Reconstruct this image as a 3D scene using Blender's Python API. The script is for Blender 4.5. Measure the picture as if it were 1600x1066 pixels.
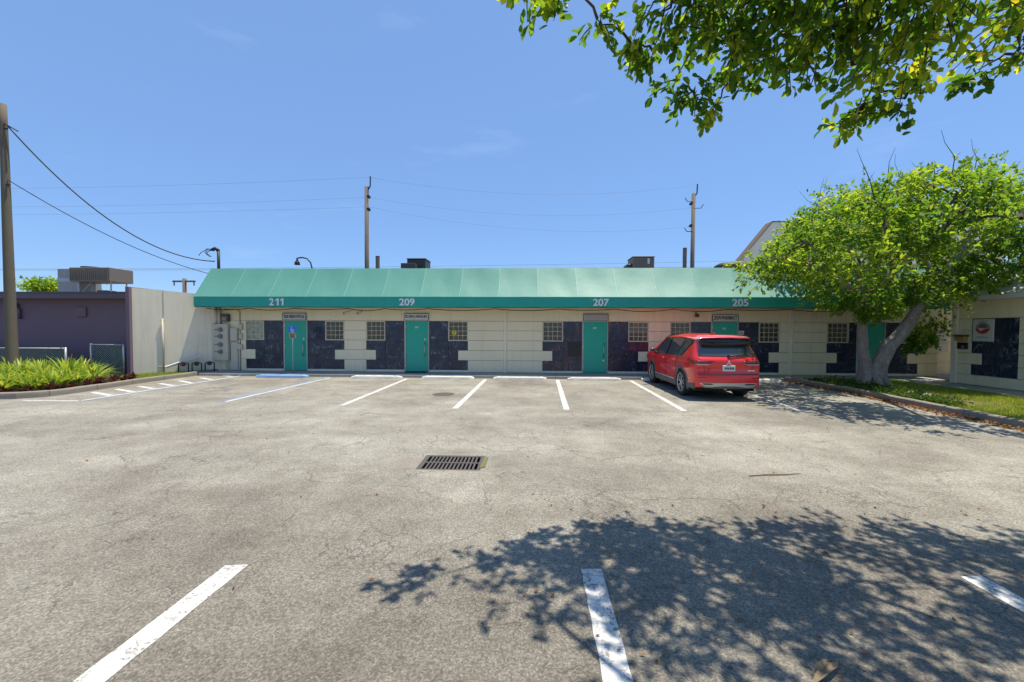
import bpy, math, random
import numpy as np
from mathutils import Vector, Matrix

for o in list(bpy.data.objects):
    bpy.data.objects.remove(o)
scene = bpy.context.scene
COL = scene.collection
R = math.radians

# ------------------------------------------------------------------ camera
cd = bpy.data.cameras.new('camera')
cam = bpy.data.objects.new('camera', cd)
COL.objects.link(cam)
scene.camera = cam
cd.sensor_width = 36.0
cd.lens = 620.0 / 1600.0 * 36.0
cd.clip_start = 0.05
cd.clip_end = 3000
YAW, PITCH, ROLL = 0.0388, -0.0276, 0.0044
cam.matrix_world = (Matrix.Translation((0, 0, 1.807)) @ Matrix.Rotation(YAW, 4, 'Z')
                    @ Matrix.Rotation(math.pi / 2 + PITCH, 4, 'X') @ Matrix.Rotation(ROLL, 4, 'Z'))

# ------------------------------------------------------------------ sky, sun, exposure
SUN = Vector((0.22, 0.07, 1.0)).normalized()
world = bpy.data.worlds.new('World')
scene.world = world
world.use_nodes = True
wn, wl = world.node_tree.nodes, world.node_tree.links
wn.clear()
out = wn.new('ShaderNodeOutputWorld')
bg = wn.new('ShaderNodeBackground')
sky = wn.new('ShaderNodeTexSky')
sky.sky_type = 'NISHITA'
sky.sun_disc = False
sky.sun_elevation = math.asin(SUN.z)
sky.sun_rotation = math.atan2(SUN.x, SUN.y)
sky.air_density = 1.0
sky.dust_density = 0.0
sky.ozone_density = 10.0
sky.altitude = 0
# faint high wisps of cloud over the whole sky
tc = wn.new('ShaderNodeTexCoord')
mp = wn.new('ShaderNodeMapping'); mp.inputs['Scale'].default_value = (2.2, 2.2, 9.0)
nz = wn.new('ShaderNodeTexNoise'); nz.inputs['Scale'].default_value = 1.6; nz.inputs['Detail'].default_value = 7
nz.inputs['Roughness'].default_value = 0.6
rp = wn.new('ShaderNodeValToRGB')
rp.color_ramp.elements[0].position = 0.60; rp.color_ramp.elements[0].color = (0, 0, 0, 1)
rp.color_ramp.elements[1].position = 0.86; rp.color_ramp.elements[1].color = (0.07, 0.07, 0.07, 1)
mx = wn.new('ShaderNodeMix'); mx.data_type = 'RGBA'
mx.inputs[7].default_value = (8.5, 9.0, 9.6, 1)
wl.new(tc.outputs['Generated'], mp.inputs['Vector']); wl.new(mp.outputs[0], nz.inputs['Vector'])
wl.new(nz.outputs[0], rp.inputs[0]); wl.new(rp.outputs[0], mx.inputs[0])
ev = wn.new('ShaderNodeMix'); ev.data_type = 'RGBA'; ev.inputs[0].default_value = 0.6      # evens the fall-off from horizon to zenith
ev.inputs[7].default_value = (1.30, 2.30, 4.30, 1)
wl.new(sky.outputs[0], ev.inputs[6]); wl.new(ev.outputs[2], mx.inputs[6]); wl.new(mx.outputs[2], bg.inputs[0])
bg.inputs[1].default_value = 0.103
wl.new(bg.outputs[0], out.inputs[0])

sl = bpy.data.lights.new('sun', 'SUN')
sl.energy = 3.7
sl.angle = R(0.55)
sl.color = (1.0, 0.92, 0.78)
sun = bpy.data.objects.new('sun', sl)
COL.objects.link(sun)
sun.rotation_euler = (-SUN).to_track_quat('-Z', 'Y').to_euler()
sun.location = (0, 0, 30)

vs = scene.view_settings
vs.view_transform = 'Standard'
vs.look = 'None'
vs.exposure = 0.90
vs.gamma = 1.0
vs.use_curve_mapping = False
scene.cycles.max_bounces = 6
scene.cycles.diffuse_bounces = 4
scene.cycles.glossy_bounces = 3
scene.cycles.transmission_bounces = 3
scene.cycles.transparent_max_bounces = 4

# ------------------------------------------------------------------ materials
M = {}

def nodes_of(name):
    m = bpy.data.materials.new(name)
    m.use_nodes = True
    n, l = m.node_tree.nodes, m.node_tree.links
    b = n['Principled BSDF']
    return m, n, l, b

def mixc(n, l, fac, a, b, mode='MIX'):
    x = n.new('ShaderNodeMix'); x.data_type = 'RGBA'; x.blend_type = mode
    for sock, v in ((0, fac), (6, a), (7, b)):
        if hasattr(v, 'is_output') or hasattr(v, 'node'):
            l.new(v, x.inputs[sock])
        elif isinstance(v, (tuple, list)):
            x.inputs[sock].default_value = (*v[:3], 1)
        else:
            x.inputs[sock].default_value = v
    return x.outputs[2]

def noise(n, l, vec, scale, detail=4, rough=0.55, dist=0.0):
    t = n.new('ShaderNodeTexNoise')
    t.inputs['Scale'].default_value = scale
    t.inputs['Detail'].default_value = detail
    t.inputs['Roughness'].default_value = rough
    t.inputs['Distortion'].default_value = dist
    if vec is not None:
        l.new(vec, t.inputs['Vector'])
    return t.outputs[0]

def ramp(n, l, fac, p0, p1, c0=(0, 0, 0), c1=(1, 1, 1)):
    r = n.new('ShaderNodeValToRGB')
    r.color_ramp.elements[0].position = p0; r.color_ramp.elements[0].color = (*c0, 1)
    r.color_ramp.elements[1].position = p1; r.color_ramp.elements[1].color = (*c1, 1)
    l.new(fac, r.inputs[0])
    return r.outputs[0]

def pos(n, l, scale=(1, 1, 1), rot=(0, 0, 0)):
    g = n.new('ShaderNodeNewGeometry')
    mpn = n.new('ShaderNodeMapping')
    mpn.inputs['Scale'].default_value = scale
    mpn.inputs['Rotation'].default_value = rot
    l.new(g.outputs['Position'], mpn.inputs['Vector'])
    return mpn.outputs[0]

def bump(n, l, b, h, strength=0.3, dist=0.01):
    bp = n.new('ShaderNodeBump')
    bp.inputs['Strength'].default_value = strength
    bp.inputs['Distance'].default_value = dist
    l.new(h, bp.inputs['Height'])
    l.new(bp.outputs[0], b.inputs['Normal'])

def simple(name, c, rough=0.6, metal=0.0, var=0.12, scale=3.0, fine=40.0, bmp=0.15, spec=0.5, grime=0.0, coat=0.0):
    """one colour with uneven tone, weathering and fine relief"""
    m, n, l, b = nodes_of(name)
    p = pos(n, l)
    a = noise(n, l, p, scale, 5)
    f = noise(n, l, p, fine, 3)
    dark = tuple(x * (1 - var * 1.6) for x in c); light = tuple(min(1, x * (1 + var)) for x in c)
    col = mixc(n, l, a, dark, light)
    col = mixc(n, l, ramp(n, l, f, 0.35, 0.75), col, tuple(x * (1 - var) for x in c))
    if grime:
        ps = pos(n, l, (5, 5, 0.5))
        s = noise(n, l, ps, 1.2, 5, 0.65)
        col = mixc(n, l, ramp(n, l, s, 0.52, 0.82, (0, 0, 0), (grime,) * 3), col, (0.10, 0.085, 0.06))
    l.new(col, b.inputs['Base Color'])
    b.inputs['Roughness'].default_value = rough
    b.inputs['Metallic'].default_value = metal
    b.inputs['Specular IOR Level'].default_value = spec
    b.inputs['Coat Weight'].default_value = coat
    if bmp:
        bump(n, l, b, f, bmp, 0.004)
    M[name] = m
    return m

def asphalt():
    m, n, l, b = nodes_of('asphalt')
    p = pos(n, l)
    # coarse aggregate showing through the worn binder
    v = n.new('ShaderNodeTexVoronoi'); v.inputs['Scale'].default_value = 92; l.new(p, v.inputs['Vector'])
    sep = n.new('ShaderNodeSeparateColor'); l.new(v.outputs['Color'], sep.inputs[0])
    fine = noise(n, l, p, 58, 5, 0.8)
    big = noise(n, l, p, 0.42, 5, 0.62, 0.4)
    streak = noise(n, l, pos(n, l, (0.16, 1.0, 1.0), (0, 0, 0.05)), 1.1, 5, 0.64)
    stone = mixc(n, l, ramp(n, l, sep.outputs[0], 0.05, 0.95), (0.115, 0.110, 0.097), (0.55, 0.528, 0.46))
    col = mixc(n, l, ramp(n, l, fine, 0.33, 0.60), (0.105, 0.097, 0.082), stone)
    col = mixc(n, l, 0.38, col, (0.285, 0.274, 0.238))
    # broad worn and stained tracts
    col = mixc(n, l, 1.0, col, ramp(n, l, big, 0.34, 0.66, (0.76, 0.735, 0.71), (1.15, 1.15, 1.12)), 'MULTIPLY')
    col = mixc(n, l, 1.0, col, ramp(n, l, streak, 0.36, 0.66, (0.84, 0.82, 0.81), (1.07, 1.07, 1.06)), 'MULTIPLY')
    blot = noise(n, l, p, 2.3, 5, 0.7)
    col = mixc(n, l, 1.0, col, ramp(n, l, blot, 0.34, 0.60, (0.84, 0.825, 0.81), (1.04, 1.04, 1.04)), 'MULTIPLY')
    # the stall rows keep darker binder than the swept drive aisle
    g = n.new('ShaderNodeNewGeometry'); sx = n.new('ShaderNodeSeparateXYZ'); l.new(g.outputs['Position'], sx.inputs[0])
    ad = n.new('ShaderNodeMath'); ad.operation = 'MULTIPLY_ADD'
    l.new(big, ad.inputs[0]); ad.inputs[1].default_value = 2.6; l.new(sx.outputs[1], ad.inputs[2])
    st = n.new('ShaderNodeMapRange'); l.new(ad.outputs[0], st.inputs[0])
    st.inputs[1].default_value = 2.4; st.inputs[2].default_value = 6.6
    col = mixc(n, l, 1.0, col, mixc(n, l, st.outputs[0], (0.68, 0.655, 0.64), (1.04, 1.045, 1.045)), 'MULTIPLY')
    # oil drips
    od = noise(n, l, pos(n, l, (1, 0.8, 1)), 1.7, 3, 0.5)
    col = mixc(n, l, ramp(n, l, od, 0.68, 0.80, (0, 0, 0), (0.4, 0.4, 0.4)), col, (0.085, 0.08, 0.075))
    # silt round the drain
    d = n.new('ShaderNodeVectorMath'); d.operation = 'DISTANCE'; l.new(pos(n, l, (0.75, 1.25, 1)), d.inputs[0])
    d.inputs[1].default_value = (-0.86, 6.55, 0)
    dm = n.new('ShaderNodeMath'); dm.operation = 'MULTIPLY_ADD'; l.new(blot, dm.inputs[0]); dm.inputs[1].default_value = 0.9
    l.new(d.outputs['Value'], dm.inputs[2])
    col = mixc(n, l, ramp(n, l, dm.outputs[0], 0.75, 1.85, (0.45,) * 3, (0, 0, 0)), col, (0.27, 0.232, 0.188))
    # cracks: wandering, only in some tracts
    wob = n.new('ShaderNodeTexNoise'); wob.inputs['Scale'].default_value = 3.4; wob.inputs['Detail'].default_value = 4
    wob.inputs['Roughness'].default_value = 0.65
    l.new(p, wob.inputs['Vector'])
    va = n.new('ShaderNodeVectorMath'); va.operation = 'MULTIPLY_ADD'
    l.new(wob.outputs['Color'], va.inputs[0]); va.inputs[1].default_value = (0.36, 0.36, 0); l.new(p, va.inputs[2])
    def cracks(scale, width, src, lo, hi):
        vo = n.new('ShaderNodeTexVoronoi'); vo.feature = 'DISTANCE_TO_EDGE'; vo.inputs['Scale'].default_value = scale
        l.new(va.outputs[0], vo.inputs['Vector'])
        line = ramp(n, l, vo.outputs['Distance'], width * 0.35, width, (1, 1, 1), (0, 0, 0))
        keep = ramp(n, l, src, lo, hi)
        mm = n.new('ShaderNodeMath'); mm.operation = 'MULTIPLY'; l.new(line, mm.inputs[0]); l.new(keep, mm.inputs[1])
        return mm.outputs[0]
    kn = noise(n, l, pos(n, l, (1, 1, 1), (0, 0, 1.1)), 0.7, 4, 0.65)
    c1 = cracks(0.8, 0.0062, streak, 0.47, 0.56)
    c2 = cracks(3.1, 0.0185, kn, 0.50, 0.60)
    c3 = cracks(8.0, 0.030, kn, 0.56, 0.66)
    cm = n.new('ShaderNodeMath'); cm.operation = 'MAXIMUM'; l.new(c1, cm.inputs[0]); l.new(c2, cm.inputs[1])
    cm2 = n.new('ShaderNodeMath'); cm2.operation = 'MAXIMUM'; l.new(cm.outputs[0], cm2.inputs[0]); l.new(c3, cm2.inputs[1])
    cf = n.new('ShaderNodeMath'); cf.operation = 'MULTIPLY'; l.new(cm2.outputs[0], cf.inputs[0]); cf.inputs[1].default_value = 0.55
    col = mixc(n, l, cf.outputs[0], col, (0.06, 0.054, 0.048))
    l.new(col, b.inputs['Base Color'])
    b.inputs['Roughness'].default_value = 0.9
    b.inputs['Specular IOR Level'].default_value = 0.25
    hh = n.new('ShaderNodeMath'); hh.operation = 'MULTIPLY_ADD'
    l.new(cm2.outputs[0], hh.inputs[0]); hh.inputs[1].default_value = -1.0; l.new(fine, hh.inputs[2])
    bump(n, l, b, hh.outputs[0], 0.6, 0.010)
    M['asphalt'] = m
asphalt()

def paint(name, c, wear=0.55):
    """road paint, chipped where the aggregate stands proud"""
    m, n, l, b = nodes_of(name)
    p = pos(n, l)
    a = noise(n, l, p, 45, 5, 0.7)
    a2 = noise(n, l, p, 6, 4, 0.6)
    s = n.new('ShaderNodeMath'); s.operation = 'MULTIPLY_ADD'; l.new(a2, s.inputs[0]); s.inputs[1].default_value = 0.55; l.new(a, s.inputs[2])
    chips = ramp(n, l, s.outputs[0], wear, wear + 0.14)
    col = mixc(n, l, chips, (0.16, 0.15, 0.135), mixc(n, l, a2, tuple(x * 0.86 for x in c), c))
    vo = n.new('ShaderNodeTexVoronoi'); vo.feature = 'DISTANCE_TO_EDGE'; vo.inputs['Scale'].default_value = 7
    q = n.new('ShaderNodeVectorMath'); q.operation = 'MULTIPLY_ADD'
    nn = n.new('ShaderNodeTexNoise'); nn.inputs['Scale'].default_value = 9; l.new(p, nn.inputs['Vector'])
    l.new(nn.outputs['Color'], q.inputs[0]); q.inputs[1].default_value = (0.2, 0.2, 0); l.new(p, q.inputs[2]); l.new(q.outputs[0], vo.inputs['Vector'])
    col = mixc(n, l, ramp(n, l, vo.outputs['Distance'], 0.008, 0.03, (0.55,) * 3, (0, 0, 0)), col, (0.2, 0.19, 0.17))
    l.new(col, b.inputs['Base Color'])
    b.inputs['Roughness'].default_value = 0.75
    bump(n, l, b, a, 0.4, 0.004)
    M[name] = m
paint('paint_white', (0.60, 0.585, 0.55), 0.60)
paint('paint_white_faded', (0.46, 0.45, 0.42), 0.84)
paint('paint_blue', (0.16, 0.30, 0.56), 0.70)

def marble(name, base, vein, red=0.0):
    m, n, l, b = nodes_of(name)
    p = pos(n, l)
    oi = n.new('ShaderNodeObjectInfo')
    off = n.new('ShaderNodeVectorMath'); off.operation = 'SCALE'; off.inputs[3].default_value = 23.0
    cb = n.new('ShaderNodeCombineXYZ'); l.new(oi.outputs['Random'], cb.inputs[0]); l.new(oi.outputs['Random'], cb.inputs[2])
    l.new(cb.outputs[0], off.inputs[0])
    ad = n.new('ShaderNodeVectorMath'); ad.operation = 'ADD'; l.new(p, ad.inputs[0]); l.new(off.outputs[0], ad.inputs[1])
    q = ad.outputs[0]
    wob = n.new('ShaderNodeTexNoise'); wob.inputs['Scale'].default_value = 2.2; wob.inputs['Detail'].default_value = 4; l.new(q, wob.inputs['Vector'])
    va = n.new('ShaderNodeVectorMath'); va.operation = 'MULTIPLY_ADD'
    l.new(wob.outputs['Color'], va.inputs[0]); va.inputs[1].default_value = (0.4, 0.4, 0.4); l.new(q, va.inputs[2])
    mpn = n.new('ShaderNodeMapping'); mpn.inputs['Scale'].default_value = (3.0, 3.0, 0.75); mpn.inputs['Rotation'].default_value = (0, 0.55, 0)
    l.new(va.outputs[0], mpn.inputs['Vector'])
    vo = n.new('ShaderNodeTexVoronoi'); vo.feature = 'DISTANCE_TO_EDGE'; vo.inputs['Scale'].default_value = 2.6; l.new(mpn.outputs[0], vo.inputs['Vector'])
    v1 = ramp(n, l, vo.outputs['Distance'], 0.006, 0.05, (1, 1, 1), (0, 0, 0))
    keep = ramp(n, l, noise(n, l, q, 2.4, 3), 0.47, 0.64)
    mm = n.new('ShaderNodeMath'); mm.operation = 'MULTIPLY'; l.new(v1, mm.inputs[0]); l.new(keep, mm.inputs[1])
    m2 = n.new('ShaderNodeMath'); m2.operation = 'MULTIPLY'; l.new(mm.outputs[0], m2.inputs[0]); m2.inputs[1].default_value = 0.42
    cloud = noise(n, l, q, 4.5, 6, 0.7)
    col = mixc(n, l, ramp(n, l, cloud, 0.35, 0.75), base, tuple(x * 2.6 + 0.006 for x in base))
    if red:
        col = mixc(n, l, ramp(n, l, noise(n, l, q, 1.6, 3), 0.52, 0.7, (0, 0, 0), (red,) * 3), col, (0.11, 0.03, 0.04))
    col = mixc(n, l, m2.outputs[0], col, vein)
    l.new(col, b.inputs['Base Color'])
    b.inputs['Roughness'].default_value = 0.22
    M[name] = m
marble('marble_navy', (0.007, 0.013, 0.030), (0.50, 0.54, 0.58))
marble('marble_red_vein', (0.010, 0.014, 0.030), (0.55, 0.48, 0.50), 0.8)

def stucco(name, c, grime=0.25):
    m, n, l, b = nodes_of(name)
    p = pos(n, l)
    a = noise(n, l, p, 1.1, 6, 0.6)
    f = noise(n, l, p, 55, 4, 0.6)
    col = mixc(n, l, a, tuple(x * 0.90 for x in c), tuple(min(1, x * 1.05) for x in c))
    run = noise(n, l, pos(n, l, (4.5, 4.5, 0.35)), 1.3, 6, 0.65)
    col = mixc(n, l, ramp(n, l, run, 0.5, 0.85, (0, 0, 0), (grime,) * 3), col, (0.22, 0.19, 0.13))
    spot = noise(n, l, p, 7, 5, 0.7)
    col = mixc(n, l, ramp(n, l, spot, 0.62, 0.78, (0, 0, 0), (grime,) * 3), col, (0.30, 0.26, 0.19))
    l.new(col, b.inputs['Base Color'])
    b.inputs['Roughness'].default_value = 0.85
    b.inputs['Specular IOR Level'].default_value = 0.25
    bump(n, l, b, f, 0.35, 0.006)
    M[name] = m
stucco('stucco_cream', (0.84, 0.73, 0.50))
stucco('stucco_pale', (0.82, 0.73, 0.55), 0.35)
stucco('stucco_purple', (0.20, 0.135, 0.165), 0.1)
stucco('stucco_gable', (0.84, 0.76, 0.62), 0.3)
stucco('concrete_walk', (0.36, 0.345, 0.31), 0.5)
stucco('concrete_kerb', (0.235, 0.21, 0.175), 1.0)
stucco('concrete_stop', (0.76, 0.72, 0.62), 0.3)
stucco('painted_stop_blue', (0.26, 0.42, 0.66), 0.25)

def canvas(name, c):
    m, n, l, b = nodes_of(name)
    p = pos(n, l)
    a = noise(n, l, p, 0.8, 5, 0.6)
    st = noise(n, l, pos(n, l, (3.0, 0.5, 0.5)), 1.8, 6, 0.7)
    col = mixc(n, l, a, tuple(x * 0.84 for x in c), tuple(min(1, x * 1.08) for x in c))
    col = mixc(n, l, ramp(n, l, st, 0.46, 0.78, (0, 0, 0), (0.35,) * 3), col, tuple(min(1, x * 0.85 + 0.055) for x in c))
    dk = noise(n, l, pos(n, l, (1.3, 1.0, 1.0)), 2.6, 6, 0.7)
    col = mixc(n, l, ramp(n, l, dk, 0.58, 0.80, (0, 0, 0), (0.30,) * 3), col, tuple(x * 0.55 + 0.01 for x in c))
    l.new(col, b.inputs['Base Color'])
    b.inputs['Roughness'].default_value = 0.55
    b.inputs['Sheen Weight'].default_value = 0.15
    bump(n, l, b, noise(n, l, p, 2.2, 3), 0.25, 0.03)
    M[name] = m
canvas('canvas_faded', (0.066, 0.255, 0.198))
canvas('canvas_seam', (0.155, 0.39, 0.32))
canvas('canvas_valance', (0.003, 0.33, 0.25))

def glass_block(name, c, c2):
    m, n, l, b = nodes_of(name)
    oi = n.new('ShaderNodeObjectInfo')
    p = pos(n, l)
    col = mixc(n, l, oi.outputs['Random'], c, c2)
    w = noise(n, l, p, 14, 2)
    col = mixc(n, l, ramp(n, l, w, 0.35, 0.7), col, tuple(x * 0.5 for x in c))
    l.new(col, b.inputs['Base Color'])
    b.inputs['Roughness'].default_value = 0.12
    b.inputs['Coat Weight'].default_value = 0.5
    bump(n, l, b, w, 0.5, 0.02)
    M[name] = m
glass_block('glass_block_dark', (0.05, 0.045, 0.022), (0.085, 0.075, 0.045))
glass_block('glass_block_green', (0.022, 0.035, 0.022), (0.06, 0.055, 0.035))
glass_block('glass_block_frosted', (0.36, 0.40, 0.28), (0.27, 0.30, 0.20))
glass_block('glass_block_brown', (0.10, 0.085, 0.045), (0.16, 0.135, 0.075))

simple('door_teal', (0.005, 0.40, 0.275), 0.38, var=0.10, scale=1.2, grime=0.1, bmp=0.05)
simple('frame_grey', (0.46, 0.44, 0.38), 0.5, var=0.1)
simple('mortar', (0.64, 0.57, 0.42), 0.8)
simple('steel', (0.55, 0.55, 0.54), 0.35, 0.9, var=0.08)
simple('galvanised', (0.42, 0.43, 0.43), 0.5, 0.6, var=0.15)
simple('dark_metal', (0.03, 0.03, 0.032), 0.5, 0.3)
simple('black_rubber', (0.018, 0.018, 0.018), 0.75)
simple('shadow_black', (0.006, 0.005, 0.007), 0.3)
simple('sign_white', (0.62, 0.61, 0.57), 0.5, var=0.06, grime=0.1)
simple('sign_grey', (0.42, 0.40, 0.37), 0.55, var=0.07, grime=0.15)
simple('letter_dark', (0.03, 0.02, 0.02), 0.5, var=0.05)
simple('letter_white', (0.72, 0.75, 0.74), 0.5, var=0.05)
simple('sign_blue', (0.02, 0.16, 0.62), 0.4, var=0.06)
simple('sign_tan', (0.42, 0.30, 0.20), 0.5)
simple('sign_red', (0.55, 0.03, 0.03), 0.45)
simple('sign_yellow', (0.62, 0.55, 0.04), 0.45)
simple('meter_cream', (0.55, 0.51, 0.41), 0.55, var=0.1, grime=0.2)
simple('meter_glass', (0.17, 0.17, 0.16), 0.15, 0.3)
simple('rust_brown', (0.13, 0.075, 0.045), 0.8, var=0.3, fine=60)
simple('ac_brown', (0.20, 0.165, 0.135), 0.65, 0.2, var=0.15, grime=0.25)
simple('ac_grey', (0.30, 0.31, 0.31), 0.6, 0.3, var=0.15, grime=0.2)
simple('ac_dark', (0.055, 0.06, 0.06), 0.6, 0.3, var=0.15)
simple('fascia_purple', (0.11, 0.08, 0.11), 0.5, var=0.15)
simple('roof_membrane', (0.22, 0.21, 0.20), 0.9, var=0.2)
simple('roof_white', (0.66, 0.66, 0.64), 0.6, var=0.06, grime=0.15)
simple('coping_brown', (0.16, 0.11, 0.07), 0.7)
simple('pole_wood', (0.175, 0.145, 0.11), 0.9, var=0.3, scale=1.5, fine=25, bmp=0.5, grime=0.4)
simple('pole_concrete', (0.15, 0.125, 0.085), 0.9, var=0.2, scale=2.0, fine=30, bmp=0.4, grime=0.5)
simple('cable_black', (0.02, 0.02, 0.022), 0.6)
simple('cable_grey', (0.16, 0.19, 0.24), 0.6)
simple('iron', (0.13, 0.115, 0.105), 0.65, 0.5, var=0.25, scale=8, fine=70, bmp=0.4)
simple('soil', (0.07, 0.055, 0.04), 0.95, var=0.4, scale=6, fine=50, bmp=0.8)
simple('lawn_soil', (0.14, 0.125, 0.055), 0.95, var=0.4, scale=2.5, fine=40, bmp=0.7)
simple('far_ground', (0.27, 0.25, 0.20), 0.95, var=0.2, scale=0.2)
simple('rock', (0.36, 0.33, 0.29), 0.9, var=0.25, scale=9)
simple('stick', (0.17, 0.08, 0.05), 0.9)
simple('husk', (0.24, 0.18, 0.11), 0.9, var=0.3, scale=12)
simple('plate_white', (0.66, 0.68, 0.64), 0.4, var=0.04)
simple('mail_yellow', (0.42, 0.30, 0.06), 0.5, var=0.2)
simple('mail_white', (0.62, 0.61, 0.57), 0.5)
simple('drain_green', (0.15, 0.16, 0.06), 0.95, var=0.3, scale=20)

def bark(name, c1, c2):
    m, n, l, b = nodes_of(name)
    p = pos(n, l)
    a = noise(n, l, pos(n, l, (5, 5, 1.6)), 2.2, 6, 0.7, 0.6)
    f = noise(n, l, p, 30, 5, 0.7)
    col = mixc(n, l, ramp(n, l, a, 0.3, 0.7), c1, c2)
    col = mixc(n, l, ramp(n, l, f, 0.4, 0.7), col, tuple(x * 0.55 for x in c1))
    l.new(col, b.inputs['Base Color'])
    b.inputs['Roughness'].default_value = 0.95
    h = n.new('ShaderNodeMath'); h.operation = 'ADD'; l.new(a, h.inputs[0]); l.new(f, h.inputs[1])
    bump(n, l, b, h.outputs[0], 0.9, 0.035)
    M[name] = m
bark('bark_grey', (0.24, 0.19, 0.165), (0.50, 0.43, 0.385))
bark('bark_brown', (0.085, 0.06, 0.045), (0.17, 0.13, 0.10))

def leaf(name, stops, trans=0.42, rough=0.45):
    """leaf: colour of each leaf picked from the stops by its own 'tint' attribute"""
    m, n, l, b = nodes_of(name)
    at = n.new('ShaderNodeAttribute'); at.attribute_name = 'tint'
    r = n.new('ShaderNodeValToRGB')
    els = r.color_ramp.elements
    els[0].position, els[0].color = stops[0][0], (*stops[0][1], 1)
    els[1].position, els[1].color = stops[-1][0], (*stops[-1][1], 1)
    for s in stops[1:-1]:
        e = els.new(s[0]); e.color = (*s[1], 1)
    l.new(at.outputs['Fac'], r.inputs[0])
    l.new(r.outputs[0], b.inputs['Base Color'])
    b.inputs['Roughness'].default_value = rough
    b.inputs['Specular IOR Level'].default_value = 0.22
    t = n.new('ShaderNodeBsdfTranslucent')
    tcol = mixc(n, l, 1.0, r.outputs[0], (1.9, 1.8, 0.9), 'MULTIPLY')
    l.new(tcol, t.inputs[0])
    mxs = n.new('ShaderNodeMixShader'); mxs.inputs[0].default_value = trans
    o = n['Material Output']
    l.new(b.outputs[0], mxs.inputs[1]); l.new(t.outputs[0], mxs.inputs[2]); l.new(mxs.outputs[0], o.inputs[0])
    M[name] = m
leaf('leaf_courtyard', [(0.0, (0.06, 0.14, 0.018)), (0.45, (0.15, 0.255, 0.026)), (0.8, (0.28, 0.36, 0.036)), (1.0, (0.44, 0.42, 0.06))], 0.55, 0.6)
leaf('leaf_overhead', [(0.0, (0.045, 0.11, 0.018)), (0.5, (0.10, 0.20, 0.024)), (0.85, (0.30, 0.38, 0.03)), (1.0, (0.50, 0.42, 0.035))], 0.56, 0.5)
leaf('leaf_strap', [(0.0, (0.10, 0.20, 0.025)), (0.5, (0.24, 0.34, 0.045)), (1.0, (0.44, 0.45, 0.07))], 0.35)
leaf('leaf_burgundy', [(0.0, (0.055, 0.012, 0.022)), (0.6, (0.10, 0.022, 0.035)), (1.0, (0.06, 0.09, 0.02))], 0.3)
leaf('leaf_weed', [(0.0, (0.03, 0.065, 0.012)), (0.7, (0.075, 0.14, 0.02)), (1.0, (0.16, 0.10, 0.04))], 0.35)
leaf('grass_blade', [(0.0, (0.14, 0.23, 0.03)), (0.55, (0.29, 0.37, 0.05)), (0.85, (0.44, 0.42, 0.10)), (1.0, (0.46, 0.38, 0.17))], 0.35)
leaf('leaf_fallen', [(0.0, (0.15, 0.055, 0.02)), (0.6, (0.26, 0.10, 0.035)), (1.0, (0.34, 0.22, 0.09))], 0.1, 0.8)

def car_paint():
    m, n, l, b = nodes_of('car_red')
    b.inputs['Base Color'].default_value = (0.62, 0.012, 0.018, 1)
    b.inputs['Metallic'].default_value = 0.0
    b.inputs['Roughness'].default_value = 0.32
    b.inputs['Coat Weight'].default_value = 1.0
    b.inputs['Coat Roughness'].default_value = 0.04
    p = pos(n, l)
    d = noise(n, l, p, 2.5, 5, 0.6)
    l.new(mixc(n, l, ramp(n, l, d, 0.45, 0.8, (0, 0, 0), (0.12,) * 3), (0.74, 0.010, 0.012), (0.60, 0.06, 0.05)), b.inputs['Base Color'])
    M['car_red'] = m
car_paint()
def car_glass():
    m, n, l, b = nodes_of('car_glass')
    p = pos(n, l)
    l.new(mixc(n, l, noise(n, l, p, 2, 3), (0.05, 0.06, 0.065), (0.07, 0.08, 0.085)), b.inputs['Base Color'])
    b.inputs['Roughness'].default_value = 0.03
    b.inputs['Metallic'].default_value = 0.3
    b.inputs['Specular IOR Level'].default_value = 1.0
    b.inputs['Coat Weight'].default_value = 0.6
    b.inputs['Coat Roughness'].default_value = 0.02
    M['car_glass'] = m
car_glass()
simple('car_cladding', (0.11, 0.112, 0.11), 0.6, var=0.05)
simple('car_silver', (0.50, 0.50, 0.49), 0.35, 0.5, var=0.04)
simple('car_gloss_black', (0.008, 0.008, 0.009), 0.08, var=0.0, bmp=0)
simple('car_underside', (0.012, 0.012, 0.012), 0.9)
simple('car_chrome', (0.75, 0.75, 0.76), 0.12, 1.0, var=0.02, bmp=0)
simple('lamp_red', (0.16, 0.004, 0.008), 0.12, var=0.05, bmp=0, coat=1.0)
simple('lamp_clear', (0.55, 0.50, 0.46), 0.15, var=0.05, bmp=0, coat=1.0)

# ------------------------------------------------------------------ helpers
ORIG = {}

def wloc(o):
    return ORIG.get(o.name, Vector((0, 0, 0)))

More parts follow.
